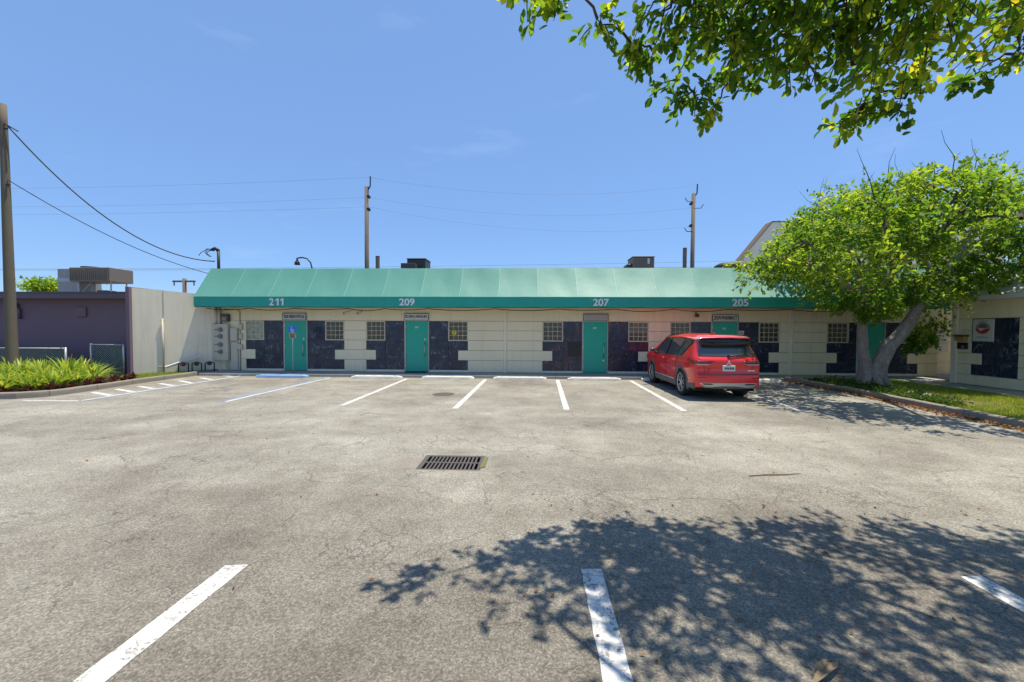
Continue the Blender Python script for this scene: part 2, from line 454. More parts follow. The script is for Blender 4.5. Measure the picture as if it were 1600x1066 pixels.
class MB:
    """collects faces in world (or a thing's local) coordinates and links them as one mesh object"""
    def __init__(self):
        self.v = []; self.f = []; self.t = []
    def quad(self, *p):
        b = len(self.v); self.v += [tuple(q) for q in p]; self.f.append(tuple(range(b, b + len(p))))
        return self
    def box(self, x0, x1, y0, y1, z0, z1, c=0.0):
        b = len(self.v)
        if c <= 0:
            self.v += [(x, y, z) for z in (z0, z1) for y in (y0, y1) for x in (x0, x1)]
            self.f += [(b, b + 2, b + 3, b + 1), (b + 4, b + 5, b + 7, b + 6), (b, b + 1, b + 5, b + 4),
                       (b + 2, b + 6, b + 7, b + 3), (b, b + 4, b + 6, b + 2), (b + 1, b + 3, b + 7, b + 5)]
            return self
        # chamfered box: 24 vertices
        idx = {}
        for ix, x in ((0, x0), (1, x1)):
            for iy, y in ((0, y0), (1, y1)):
                for iz, z in ((0, z0), (1, z1)):
                    sx, sy, sz = (1 if ix == 0 else -1), (1 if iy == 0 else -1), (1 if iz == 0 else -1)
                    for k, q in enumerate(((x, y + sy * c, z + sz * c), (x + sx * c, y, z + sz * c), (x + sx * c, y + sy * c, z))):
                        idx[ix, iy, iz, k] = len(self.v); self.v.append(q)
        I = idx
        F = []
        for a in (0, 1):
            fx = [I[a, 0, 0, 0], I[a, 1, 0, 0], I[a, 1, 1, 0], I[a, 0, 1, 0]]
            fy = [I[0, a, 0, 1], I[1, a, 0, 1], I[1, a, 1, 1], I[0, a, 1, 1]]
            fz = [I[0, 0, a, 2], I[1, 0, a, 2], I[1, 1, a, 2], I[0, 1, a, 2]]
            F += [fx if a else fx[::-1], fy[::-1] if a else fy, fz if a else fz[::-1]]
        for a in (0, 1):
            for b2 in (0, 1):
                F.append([I[a, b2, 0, 0], I[a, b2, 1, 0], I[a, b2, 1, 1], I[a, b2, 0, 1]])
                F.append([I[a, 0, b2, 0], I[a, 1, b2, 0], I[a, 1, b2, 2], I[a, 0, b2, 2]])
                F.append([I[0, a, b2, 1], I[1, a, b2, 1], I[1, a, b2, 2], I[0, a, b2, 2]])
                for c2 in (0, 1):
                    F.append([I[a, b2, c2, 0], I[a, b2, c2, 1], I[a, b2, c2, 2]])
        self.f += [tuple(q) for q in F]
        self.fix = True
        return self
    def prism(self, poly, axis, a0, a1):
        """polygon in the plane across `axis`, run from a0 to a1"""
        def P(u, w, a):
            return {'x': (a, u, w), 'y': (u, a, w), 'z': (u, w, a)}[axis]
        b = len(self.v); n = len(poly)
        self.v += [P(u, w, a0) for u, w in poly] + [P(u, w, a1) for u, w in poly]
        self.f.append(tuple(range(b, b + n))[::-1]); self.f.append(tuple(range(b + n, b + 2 * n)))
        for i in range(n):
            j = (i + 1) % n
            self.f.append((b + i, b + j, b + n + j, b + n + i))
        self.fix = True
        return self
    def tube(self, pts, rad, n=8, cap=True):
        pts = [Vector(p) for p in pts]
        if not isinstance(rad, (list, tuple)):
            rad = [rad] * len(pts)
        b = len(self.v)
        prev = None
        for i, p in enumerate(pts):
            d = (pts[min(i + 1, len(pts) - 1)] - pts[max(i - 1, 0)]).normalized()
            if prev is None:
                u = d.orthogonal().normalized()
            else:
                u = (prev - d * prev.dot(d))
                u = u.normalized() if u.length > 1e-6 else d.orthogonal().normalized()
            w = d.cross(u); prev = u
            for k in range(n):
                a = 2 * math.pi * k / n
                self.v.append(tuple(p + (u * math.cos(a) + w * math.sin(a)) * rad[i]))
        for i in range(len(pts) - 1):
            for k in range(n):
                k2 = (k + 1) % n
                self.f.append((b + i * n + k, b + i * n + k2, b + (i + 1) * n + k2, b + (i + 1) * n + k))
        if cap:
            self.f.append(tuple(b + k for k in range(n))[::-1])
            e = b + (len(pts) - 1) * n
            self.f.append(tuple(e + k for k in range(n)))
        return self
    def disc(self, c, nrm, r, n=20, th=0.0):
        nrm = Vector(nrm).normalized(); c = Vector(c)
        if th:
            return self.tube([c, c + nrm * th], r, n)
        u = nrm.orthogonal().normalized(); w = nrm.cross(u); b = len(self.v)
        self.v += [tuple(c + (u * math.cos(2 * math.pi * k / n) + w * math.sin(2 * math.pi * k / n)) * r) for k in range(n)]
        self.f.append(tuple(range(b, b + n)))
        return self
    def grid(self, rows):
        b = len(self.v); nc = len(rows[0])
        for r in rows:
            self.v += [tuple(q) for q in r]
        for i in range(len(rows) - 1):
            for k in range(nc - 1):
                a = b + i * nc + k
                self.f.append((a, a + 1, a + nc + 1, a + nc))
        return self
    def build(self, name, mat, parent=None, smooth=False, local=False, origin=None):
        me = bpy.data.meshes.new(name)
        v = np.array(self.v, dtype=float)
        if local:
            org = np.zeros(3)
        elif origin is not None:
            org = np.array(origin, dtype=float)
        else:
            lo, hi = v.min(0), v.max(0)
            org = np.array([(lo[0] + hi[0]) / 2, (lo[1] + hi[1]) / 2, lo[2]])
        me.from_pydata((v - org).tolist(), [], self.f)
        me.validate()
        if getattr(self, 'fix', False):
            import bmesh
            bm = bmesh.new(); bm.from_mesh(me); bmesh.ops.recalc_face_normals(bm, faces=bm.faces[:]); bm.to_mesh(me); bm.free()
        me.materials.append(M[mat] if isinstance(mat, str) else mat)
        if smooth:
            me.polygons.foreach_set('use_smooth', [True] * len(me.polygons))
        o = bpy.data.objects.new(name, me)
        COL.objects.link(o)
        if parent is not None:
            o.parent = parent
        if not local:
            o.location = Vector(org) - (wloc(parent) if parent is not None else Vector((0, 0, 0)))
            ORIG[o.name] = Vector(org)
        return o

def tag(o, label=None, cat=None, group=None, kind=None):
    if label: o['label'] = label
    if cat: o['category'] = cat
    if group: o['group'] = group
    if kind: o['kind'] = kind
    return o

def thing(name, loc, label, cat, group=None, rz=0.0):
    o = bpy.data.objects.new(name, None)
    COL.objects.link(o)
    o.empty_display_size = 0.2
    o.location = loc
    o.rotation_euler = (0, 0, rz)
    ORIG[o.name] = Vector(loc)
    return tag(o, label, cat, group)

def structure(o):
    o['kind'] = 'structure'
    return o

def share(src, name, loc, parent=None, scale=None, rot=None):
    """another object on the same mesh data; loc in world coordinates"""
    o = bpy.data.objects.new(name, src.data)
    COL.objects.link(o)
    if parent is not None:
        o.parent = parent
    o.location = Vector(loc) - (wloc(parent) if parent is not None else Vector((0, 0, 0)))
    if scale: o.scale = scale
    if rot: o.rotation_euler = rot
    ORIG[o.name] = Vector(loc)
    return o

def lettering(name, body, mat, loc, height, parent, rot=(math.pi / 2, 0, 0), width=None, bold=0.0, depth=0.004):
    cu = bpy.data.curves.new(name, 'FONT')
    cu.body = body
    cu.align_x = 'CENTER'; cu.align_y = 'CENTER'
    cu.size = 1.0
    cu.offset = bold
    cu.extrude = 0.02
    tmp = bpy.data.objects.new('tmp', cu)
    COL.objects.link(tmp)
    dg = bpy.context.evaluated_depsgraph_get(); dg.update()
    me = bpy.data.meshes.new_from_object(tmp.evaluated_get(dg))
    bpy.data.objects.remove(tmp)
    v = np.zeros(len(me.vertices) * 3); me.vertices.foreach_get('co', v); v = v.reshape(-1, 3)
    lo, hi = v.min(0), v.max(0)
    v -= (lo + hi) / 2
    sy = height / (hi[1] - lo[1])
    sx = sy if width is None else width / (hi[0] - lo[0])
    v *= np.array([sx, sy, depth / 0.04])
    me.vertices.foreach_set('co', v.ravel()); me.update()
    me.materials.clear(); me.materials.append(M[mat])
    me.name = name
    o = bpy.data.objects.new(name, me)
    COL.objects.link(o)
    o.parent = parent
    o.location = Vector(loc) - wloc(parent)
    o.rotation_euler = rot
    return o

# ------------------------------------------------------------------ ground, lot, kerbs, walks
rng = random.Random(7)
gr_ = MB()
for x0, x1, y0, y1 in ((-900, -1.5, -900, 900), (-0.5, 900, -900, 900), (-1.5, -0.5, -900, 4.9), (-1.5, -0.5, 5.7, 900)):
    gr_.quad((x0, y0, -0.03), (x1, y0, -0.03), (x1, y1, -0.03), (x0, y1, -0.03))
structure(gr_.build('ground', 'far_ground', origin=(0, 0, -0.03)))
lot = MB()
# the lot is left open where the drain sits
gx0, gx1, gy0, gy1 = -1.44, -0.60, 5.03, 5.62
xs = [-60, gx0, gx1, 60]; ys = [-40, gy0, gy1, 16.2]
for i in range(3):
    for j in range(3):
        if i == 1 and j == 1: continue
        lot.quad((xs[i], ys[j], 0), (xs[i + 1], ys[j], 0), (xs[i + 1], ys[j + 1], 0), (xs[i], ys[j + 1], 0))
parking = structure(lot.build('parking_lot', 'asphalt', origin=(0, 5, 0)))

def line(p0, p1, w, mat='paint_white', z=0.004, name='painted_line'):
    p0, p1 = Vector((*p0, z)), Vector((*p1, z))
    d = (p1 - p0); L = d.length; d.normalize(); s = Vector((-d.y, d.x, 0)) * (w / 2)
    m = MB(); n = max(2, int(L / 0.08)); r = random.Random(int(abs(p0.x) * 911 + p0.y * 37))
    rows = []
    for i in range(n + 1):
        c = p0 + d * (L * i / n); j0 = r.uniform(-0.004, 0.004); j1 = r.uniform(-0.004, 0.004)
        e = d * (r.uniform(-0.012, 0.012) if i in (0, n) else 0)
        rows.append([c - s + s.normalized() * j0 + e, c + s + s.normalized() * j1 - e])
    m.grid(rows)
    return m.build(name, mat, parking)

line((-4.41, 14.38), (-4.39, 9.2), 0.135)
line((-1.52, 14.37), (-1.65, 9.0), 0.135)
line((1.10, 14.42), (0.90, 9.02), 0.135)
line((3.72, 14.42), (3.55, 9.05), 0.135)
line((6.62, 14.30), (6.20, 9.02), 0.125)
line((-7.33, 14.46), (-7.46, 9.5), 0.10)
line((-7.46, 14.40), (-7.60, 9.42), 0.15, 'paint_blue')
line((9.10, 12.3), (8.62, 8.95), 0.10, 'paint_white_faded')
line((-2.207, 2.90), (-2.31, -2.5), 0.165)
line((0.493, 2.975), (0.40, -2.5), 0.155)
line((3.286, 3.015), (3.24, -2.5), 0.165)
line((-4.95, 2.9), (-5.05, -2.5), 0.165)
line((-12.50, 9.31), (-11.10, 9.39), 0.09)
line((-11.10, 9.39), (-10.98, 15.0), 0.09, 'paint_white')
line((-10.99, 9.40), (-10.87, 15.0), 0.11, 'paint_blue')
for a, b in (((-12.23, 10.67), (-11.18, 10.19)), ((-12.20, 11.28), (-11.17, 10.80)), ((-12.1, 11.87), (-11.16, 11.42)),
             ((-12.06, 12.53), (-11.15, 12.06)), ((-12.06, 13.27), (-11.13, 12.7)), ((-12.03, 14.10), (-11.12, 13.56)), ((-12.0, 14.95), (-11.12, 14.5))):
    line(a, b, 0.14)
# worn wheelchair mark in the first bay
sy = MB()
cx, cy = -9.3, 11.5
def ring(m, cx, cy, r0, r1, a0, a1, z, n=20):
    rows = [[(cx + r0 * math.cos(a), cy + r0 * math.sin(a), z), (cx + r1 * math.cos(a), cy + r1 * math.sin(a), z)]
            for a in [a0 + (a1 - a0) * i / n for i in range(n + 1)]]
    m.grid(rows)
ring(sy, cx, cy, 0.32, 0.44, math.pi * 0.75, math.pi * 2.0, 0.005)
ring(sy, cx - 0.12, cy + 0.95, 0.0, 0.13, 0, 2 * math.pi, 0.005)
sy.quad((cx - 0.2, cy + 0.1, 0.006), (cx - 0.06, cy + 0.1, 0.006), (cx - 0.02, cy + 0.8, 0.006), (cx - 0.18, cy + 0.8, 0.006))
sy.quad((cx - 0.1, cy + 0.1, 0.007), (cx + 0.36, cy + 0.1, 0.007), (cx + 0.36, cy + 0.22, 0.007), (cx - 0.1, cy + 0.22, 0.007))
sy.quad((cx + 0.26, cy + 0.1, 0.008), (cx + 0.5, cy - 0.4, 0.008), (cx + 0.62, cy - 0.36, 0.008), (cx + 0.38, cy + 0.12, 0.008))
sy.build('painted_symbol', 'paint_white_faded', parking)

# drain
dr = thing('storm_drain', (-1.02, 5.325, 0), 'rusty iron storm drain grate with two rows of slots sunk in the asphalt', 'drain')
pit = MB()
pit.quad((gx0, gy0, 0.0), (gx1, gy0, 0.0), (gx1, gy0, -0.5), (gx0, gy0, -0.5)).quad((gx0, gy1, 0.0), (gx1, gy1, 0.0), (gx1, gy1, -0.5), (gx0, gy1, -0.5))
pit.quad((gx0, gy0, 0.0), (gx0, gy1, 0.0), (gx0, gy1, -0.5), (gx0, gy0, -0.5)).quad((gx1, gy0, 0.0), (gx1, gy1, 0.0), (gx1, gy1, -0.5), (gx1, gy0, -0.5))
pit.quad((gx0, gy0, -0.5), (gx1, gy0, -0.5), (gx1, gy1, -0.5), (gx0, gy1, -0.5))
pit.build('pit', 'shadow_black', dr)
fr = MB(); fz0, fz1 = -0.022, -0.002
fr.box(gx0, gx1, gy0, gy0 + 0.045, fz0, fz1).box(gx0, gx1, gy1 - 0.045, gy1, fz0, fz1)
fr.box(gx0, gx0 + 0.06, gy0 + 0.045, gy1 - 0.045, fz0, fz1).box(gx1 - 0.05, gx1, gy0 + 0.045, gy1 - 0.045, fz0, fz1)
fr.box(gx0 + 0.06, gx1 - 0.05, 5.305, 5.345, fz0, fz1)
fr.build('frame', 'iron', dr)
bar0 = None; nb = 14
for row, (y0, y1) in enumerate(((gy0 + 0.045, 5.305), (5.345, gy1 - 0.045))):
    for i in range(nb - 1):
        x = gx0 + 0.06 + (i + 1) * (gx1 - gx0 - 0.11) / nb
        c = (x, (y0 + y1) / 2, fz0)
        if bar0 is None:
            bar0 = MB().box(x - 0.012, x + 0.012, y0, y1, fz0, fz1 - 0.002).build('bar', 'iron', dr)
        else:
            share(bar0, 'bar', c, dr)
MB().prism([(gx1 - 0.015, gy0 + 0.06), (gx1 + 0.05, gy0 + 0.12), (gx1 + 0.06, gy1 - 0.1), (gx1, gy1 - 0.03)], 'z', -0.02, 0.012).build('moss', 'drain_green', dr)
# cover of the round utility hole
mh = MB(); mh.disc((-2.33, 10.95, 0.0), (0, 0, 1), 0.31, 32, 0.008)
mho = mh.build('manhole_cover', 'iron', None)
tag(mho, 'round flat iron manhole cover in the bay beside the second white stop', 'manhole cover')
rm = MB(); ring(rm, -2.33, 10.95, 0.31, 0.40, 0, 2 * math.pi, 0.006, 32); rm.build('collar', 'concrete_kerb', mho)

# walkway slabs along the shops and the right wing
walk = structure(MB().box(-12.62, 17.6, 14.76, 17.2, 0.0, 0.085).box(13.12, 14.5, 4.0, 14.76, 0.0, 0.085).build('walkway', 'concrete_walk'))
x = -12.62
while x < 15.6:
    x2 = min(x + 1.52, 15.7)
    MB().box(x + 0.004, x2 - 0.004, 14.72, 15.83, 0.0, 0.10, 0.008).build('paving_slab', 'concrete_walk', walk); x = x2
y = 14.715
while y > 5:
    MB().box(13.1, 14.42, y - 1.5 + 0.004, y - 0.004, 0.0, 0.10, 0.008).build('paving_slab', 'concrete_walk', walk); y -= 1.5

def kerb(name, path, w, z1, seg, mat='concrete_kerb'):
    """kerb run cut into cast lengths along a path; the kerb lies to the left of the path"""
    pts = [Vector((*p, 0)) for p in path]
    acc = [0]
    for a, b in zip(pts, pts[1:]): acc.append(acc[-1] + (b - a).length)
    def at(s):
        s = min(max(s, 0), acc[-1])
        for i in range(len(pts) - 1):
            if s <= acc[i + 1] + 1e-6:
                return pts[i].lerp(pts[i + 1], (s - acc[i]) / max(1e-6, acc[i + 1] - acc[i]))
        return pts[-1]
    def nor(s):
        d = (at(s + 0.15) - at(s - 0.15)).normalized()
        return Vector((-d.y, d.x, 0))
    n = max(1, round(acc[-1] / seg)); root = None
    for k in range(n):
        s0, s1 = acc[-1] * k / n + 0.006, acc[-1] * (k + 1) / n - 0.006
        m = MB(); rr = random.Random(k * 13 + len(path)); lift = rr.uniform(-0.008, 0.008)
        rows = []
        for i in range(7):
            s = s0 + (s1 - s0) * i / 6; c = at(s); nn = nor(s); zz = z1 + lift + rr.uniform(-0.003, 0.003)
            prof = [(0, -0.02), (0.004 + rr.uniform(0, .004), zz * 0.6), (0.012, zz - 0.02), (0.03, zz), (w - 0.02, zz + 0.002), (w, zz - 0.015), (w, -0.02)]
            rows.append([c + nn * u + Vector((0, 0, q)) for u, q in prof])
        m.grid(rows)
        b = len(m.v)
        m.f.append(tuple(range(0, 7))); m.f.append(tuple(range(42, 49))[::-1])
        m.fix = True
        o = m.build('kerb_stone', mat, root)
        if root is None:
            root = o; o.name = name; ORIG[o.name] = Vector(o.location); structure(o)
    return root

# bed kerb on the left (bed lies left of the path when walked from the front corner to the wall)
kerb('bed_kerb', [(-24, 9.3), (-15, 9.33), (-13.6, 9.38), (-12.95, 9.55), (-12.62, 9.85), (-12.52, 10.3), (-12.58, 11.1), (-12.72, 12.4), (-12.74, 13.6), (-12.66, 15.0), (-12.62, 15.75)], 0.17, 0.155, 1.2)
# island kerb on the right
isl = [(9.2, 4.0), (9.24, 7.6), (9.28, 8.8), (9.36, 10.4), (9.46, 12.0), (9.44, 13.3), (9.36, 14.3), (9.30, 14.70)]
kerb('island_kerb', isl[::-1], 0.17, 0.155, 1.15)

structure(MB().quad((9.34, 4.0, 0.075), (13.1, 4.0, 0.075), (13.1, 14.72, 0.075), (9.46, 14.72, 0.075)).build('island_lawn', 'lawn_soil'))
bed_poly = [(-24, 9.44), (-13.6, 9.5), (-13.0, 9.7), (-12.74, 9.95), (-12.66, 10.3), (-12.72, 11.1), (-12.86, 12.4), (-12.88, 13.6), (-12.78, 15.72), (-14.6, 14.6), (-24, 14.6)]
bm_ = MB(); bm_.v = [(x, y, 0.085) for x, y in bed_poly]; bm_.f = [tuple(range(len(bed_poly)))]
structure(bm_.build('planting_bed', 'soil'))

# ------------------------------------------------------------------ the row of shops
WY = 15.8
ZJ = [0.112, 0.583, 0.982, 1.381, 1.776, 2.155]
shop = thing('shop_building', (1.5, 15.8, 0.1), 'long low cream stucco shop row with dark stone bays and teal doors', 'building')
MB().box(-12.78, 15.69, WY + 0.06, WY + 10.0, 0.0, 4.12).build('wall', 'stucco_cream', shop)
MB().box(-12.80, 15.71, WY + 0.02, WY + 10.05, 4.12, 4.20).build('roof', 'roof_membrane', shop)
MB().box(-12.78, 15.69, WY, WY + 0.06, 2.163, 4.05).build('lintel', 'stucco_cream', shop)
# (x0, window right, tiles right, door left, door right, window left, x1)
UNITS = [(-11.51, -10.74, -9.97, -9.87, -8.97, -8.19, -7.41), (-6.51, -5.73, -4.97, -4.89, -3.98, -3.17, -2.38),
         (0.60, 1.41, 2.18, 2.22, 3.14, 3.97, 4.76), (5.59, 6.37, 7.17, 7.21, 8.17, 8.99, 9.78), (11.56, 12.37, 12.70, 12.74, 13.71, 14.27, 14.97)]
GB = {}
def window(x0, x1, z0, z1, matname):
    w = MB(); t = 0.035; y0 = WY - 0.022
    w.box(x0, x1, y0, WY + 0.05, z0, z0 + t).box(x0, x1, y0, WY + 0.05, z1 - t, z1)
    w.box(x0, x0 + t, y0, WY + 0.05, z0 + t, z1 - t).box(x1 - t, x1, y0, WY + 0.05, z0 + t, z1 - t)
    win = w.build('window', 'mortar', shop)
    MB().box(x0 + t, x1 - t, WY + 0.034, WY + 0.055, z0 + t, z1 - t).build('mortar_bed', 'mortar', win)
    n = 4; gx = (x1 - x0 - 2 * t) / n; gz = (z1 - z0 - 2 * t) / n
    for i in range(n):
        for j in range(n):
            cx = x0 + t + gx * (i + 0.5); cz = z0 + t + gz * j
            key = (matname, round(gx, 3), round(gz, 3))
            if key not in GB:
                GB[key] = MB().box(cx - gx / 2 + 0.011, cx + gx / 2 - 0.011, WY + 0.020, WY + 0.046, cz + 0.011, cz + gz - 0.011, 0.008).build('glass_block', matname, win)
            else:
                share(GB[key], 'glass_block', (cx, WY + 0.033, cz + 0.011), win)
    return win

def tile(x0, x1, z0, z1, mat):
    d = rng.uniform(0.0, 0.006)
    MB().box(x0 + 0.003, x1 - 0.003, WY + 0.012 - d, WY + 0.06, z0 + 0.003, z1 - 0.003, 0.003).build('stone_tile', mat, shop)

WM = [('glass_block_frosted', 'glass_block_green'), ('glass_block_dark', 'glass_block_dark'), ('glass_block_dark', 'glass_block_brown'),
      ('glass_block_dark', 'glass_block_green'), ('glass_block_brown', 'glass_block_dark')]
ZB, ZW, ZT = 0.192, 1.362, 2.150
for k, (x0, w1, t1, d0, d1, w0, x1) in enumerate(UNITS):
    mm = 'marble_red_vein' if k == 2 else 'marble_navy'
    N = 0.39
    for (a, b, c, side) in ((x0, w1, t1, 1), (d1 + 0.035, w0, x1, -1)):
        if side == 1: xo, xi, xe = a, b, c      # outer edge, window inner edge, door side
        else: xo, xi, xe = c, b, a
        def T(xa, xb, za, zb, m=mm): tile(min(xa, xb), max(xa, xb), za, zb, m)
        notch = xo + N * side
        T(xi, xe, ZW, ZT)
        T(xo, xi, ZJ[2], ZW); T(notch, xi, ZJ[1], ZJ[2]); T(xo, xi, ZB, ZJ[1])
        if k == 2 and side == 1:
            xm = xi + 0.19
            T(xi, xm, 0.775, ZW); T(xm, xe, 0.775, ZW, 'shadow_black')
        else:
            T(xi, xe, 0.775, ZW)
        T(xi, xe, ZB, 0.775)
        window(min(xo, xi), max(xo, xi), ZW, ZT, WM[k][0 if side == 1 else 1])
    # threshold strip under the stone
    MB().box(x0, d0 - 0.06, WY - 0.004, WY + 0.06, 0.098, ZB - 0.003).build('base_strip', 'stucco_pale', shop)
    MB().box(d1 + 0.035, x1, WY - 0.004, WY + 0.06, 0.098, ZB - 0.003).build('base_strip', 'stucco_pale', shop)
    # door
    f = MB(); t = 0.04
    f.box(d0 - 0.06, d0, WY - 0.02, WY + 0.06, 0.098, 2.19).box(d1, d1 + 0.035, WY - 0.02, WY + 0.06, 0.098, 2.19).box(d0, d1, WY - 0.02, WY + 0.06, 2.15, 2.19)
    leafo = MB().box(d0 + 0.006, d1 - 0.006, WY + 0.0, WY + 0.045, 0.112, 2.145, 0.006).build('door', 'door_teal', shop)
    f.build('frame', 'frame_grey', leafo)
    hx = d1 - 0.13
    hm = MB(); hm.tube([(hx, WY - 0.055, 0.72), (hx, WY - 0.055, 1.30)], 0.016, 8)
    hm.tube([(hx, WY - 0.055, 0.76), (hx, WY + 0.0, 0.76)], 0.011, 6).tube([(hx, WY - 0.055, 1.26), (hx, WY + 0.0, 1.26)], 0.011, 6)
    hm.build('handle', 'steel', leafo, True)
    MB().disc((hx, WY - 0.006, 0.62 if k == 2 else 1.42), (0, 1, 0), 0.035, 12, 0.012).build('lock', 'steel', leafo)
    MB().box(d0 + 0.01, d1 - 0.01, WY - 0.015, WY - 0.001, 0.104, 0.13).build('sweep', 'dark_metal', leafo)
    if k > 0:
        cxd = (d0 + d1) / 2
        if k < 4:
            lettering('door_number', ('', '209', '207', '205')[k], 'letter_white', (cxd - 0.02, WY - 0.003, 1.90), 0.075, leafo, bold=0.02)
    # scuffed kick plate ends, hinges
    for hz in (0.35, 1.15, 1.95):
        MB().tube([(d0 + 0.004, WY - 0.01, hz - 0.05), (d0 + 0.004, WY - 0.01, hz + 0.05)], 0.012, 6).build('hinge', 'steel', leafo)
# stucco courses between the bays, with recessed joints
SEG = [(-12.78, -11.51, 0, 1), (-7.41, -6.51, 1, 1), (-2.38, -0.95, 1, 0), (-0.82, 0.60, 0, 1), (4.76, 5.59, 1, 1), (9.78, 10.14, 1, 0), (10.27, 11.56, 0, 1), (14.97, 15.69, 1, 0)]
for (a, b, el, er) in SEG:
    for i in range(5):
        xa, xb = a, b
        if i == 1:
            xa -= 0.39 * el; xb += 0.39 * er
        d = rng.uniform(0, 0.003)
        MB().box(xa + 0.001, xb - 0.001, WY - 0.012 - d, WY + 0.06, ZJ[i] + 0.006, ZJ[i + 1] - 0.006, 0.005).build('stucco_course', 'stucco_cream', shop)
for xp in (-0.95, 10.14):
    MB().box(xp, xp + 0.13, WY - 0.05, WY + 0.06, 0.098, 2.9, 0.01).build('pilaster', 'stucco_pale', shop)
MB().box(-12.78, 15.69, WY - 0.02, WY + 0.06, 0.09, 0.111).build('plinth', 'concrete_walk', shop)
# recess at the right-hand end
rc = MB()
rc.prism([(15.69, 15.80), (16.15, 17.0), (17.9, 17.0), (17.9, 17.25), (15.9, 17.25), (15.69, 15.9)], 'z', 0.0, 3.6)
rc.build('recess_wall', 'stucco_cream', shop)
MB().box(15.72, 18.6, 14.15, 17.4, 3.62, 3.72).build('recess_sun_blocker', 'roof_membrane', shop)  # slab added over the open recess to keep direct sun out of it
for i in range(1, 5):
    MB().box(16.2, 17.6, 16.975, 16.999, ZJ[i] + 0.006, ZJ[i + 1] - 0.006, 0.004).build('stucco_course', 'stucco_cream', shop)

# ------------------------------------------------------------------ awning
aw = thing('awning', (1.0, 15.4, 2.66), 'long faded green canvas awning with darker valance over the shop fronts', 'awning')
AX0, AX1 = -12.95, 15.2
VY, VZ0, VZ1, RZ = 14.95, 2.665, 3.055, 4.265
npan = 19; pw = (AX1 - AX0) / npan
for i in range(npan):
    a, b = AX0 + i * pw, AX0 + (i + 1) * pw
    rows = []
    for j in range(9):
        t = j / 8; row = []
        for k in range(9):
            u = k / 8
            sag = -0.045 * math.sin(math.pi * t) * (0.35 + 0.65 * math.sin(math.pi * u)) + 0.006 * math.sin(7 * u + i * 1.9 + 3 * t) * math.sin(math.pi * u)
            ny, nz2 = -0.82, 0.57
            yy = VY + 0.87 * t + sag * ny; zz = VZ1 + (RZ - VZ1) * t + sag * nz2
            row.append((a + (b - a) * u, yy, zz))
        rows.append(row)
    m = MB().grid(rows)
    o = m.build('canopy_panel', 'canvas_faded', aw, True)
    sm = MB()
    rows = []
    for j in range(9):
        t = j / 8; sag = -0.045 * math.sin(math.pi * t) * 0.35 + 0.005
        c = (VY + 0.87 * t + sag * -0.82, VZ1 + (RZ - VZ1) * t + sag * 0.57)
        rows.append([(a - 0.012, *c), (a + 0.012, *c)])
    sm.grid(rows)
    off = rng.uniform(-0.03, 0.03)
    o2 = sm.build('seam', 'canvas_seam', o)
    # valance lengths
    rows = []
    for j in range(4):
        t = j / 3
        rows.append([(a + (b - a) * k / 8, VY + 0.006 * math.sin(k * 0.9 + i * 1.7) * (1 - t), VZ0 + (VZ1 - VZ0) * t + (0.006 * math.sin(k * .8 + i) if j == 0 else 0)) for k in range(9)])
    MB().grid(rows).build('valance', 'canvas_valance', aw, True)
for xe in (AX0, AX1):
    m = MB(); m.prism([(VY, VZ0), (VY, VZ1), (VY + 0.87, RZ), (VY + 0.87, VZ0)], 'x', xe - 0.006, xe + 0.006)
    m.build('end_panel', 'canvas_valance', aw)
MB().tube([(AX0, VY + 0.05, VZ0 + 0.0), (AX1, VY + 0.05, VZ0 + 0.0)], 0.02, 6).build('front_rail', 'dark_metal', aw)
rib0 = None
for i in range(npan + 1):
    xx = min(max(AX0 + i * pw, AX0 + 0.05), AX1 - 0.05)
    if rib0 is None:
        rib0 = MB().tube([(xx, VY + 0.05, VZ0 + 0.01), (xx, VY + 0.86, VZ0 + 0.06)], 0.014, 6).build('rib', 'dark_metal', aw)
    else:
        share(rib0, 'rib', (xx, VY + 0.455, ORIG[rib0.name].z), aw)
lettering('number', '2', 'letter_white', (-9.85, VY - 0.016, 2.852), 0.27, aw, bold=0.025, width=0.175)
for sx in (-9.60, -9.41):
    MB().prism([(sx - 0.031, 2.717), (sx + 0.031, 2.717), (sx + 0.031, 2.987), (sx - 0.012, 2.987), (sx - 0.095, 2.930), (sx - 0.095, 2.885), (sx - 0.031, 2.918)], 'y', VY - 0.018, VY - 0.013).build('number', 'letter_white', aw)
for body, cxn in (('209', -4.58), ('207', 2.735), ('205', 7.815)):
    lettering('number', body, 'letter_white', (cxn, VY - 0.016, 2.852), 0.27, aw, bold=0.025, width=0.585)

# sagging cable pinned under the awning
cab = MB(); pts = []
xk = AX0 + 0.3; r8 = random.Random(3)
while xk < 13.6:
    x2 = xk + r8.uniform(1.4, 2.6); s = r8.uniform(0.04, 0.10)
    for i in range(8):
        t = i / 8
        pts.append((xk + (x2 - xk) * t, 15.2 + 0.02 * math.sin(xk), 2.62 - s * 4 * t * (1 - t)))
    xk = x2
cab.tube(pts, 0.014, 5)
tag(cab.build('cable', 'cable_black', None, True), 'black cable sagging along the wall under the green awning', 'cable')

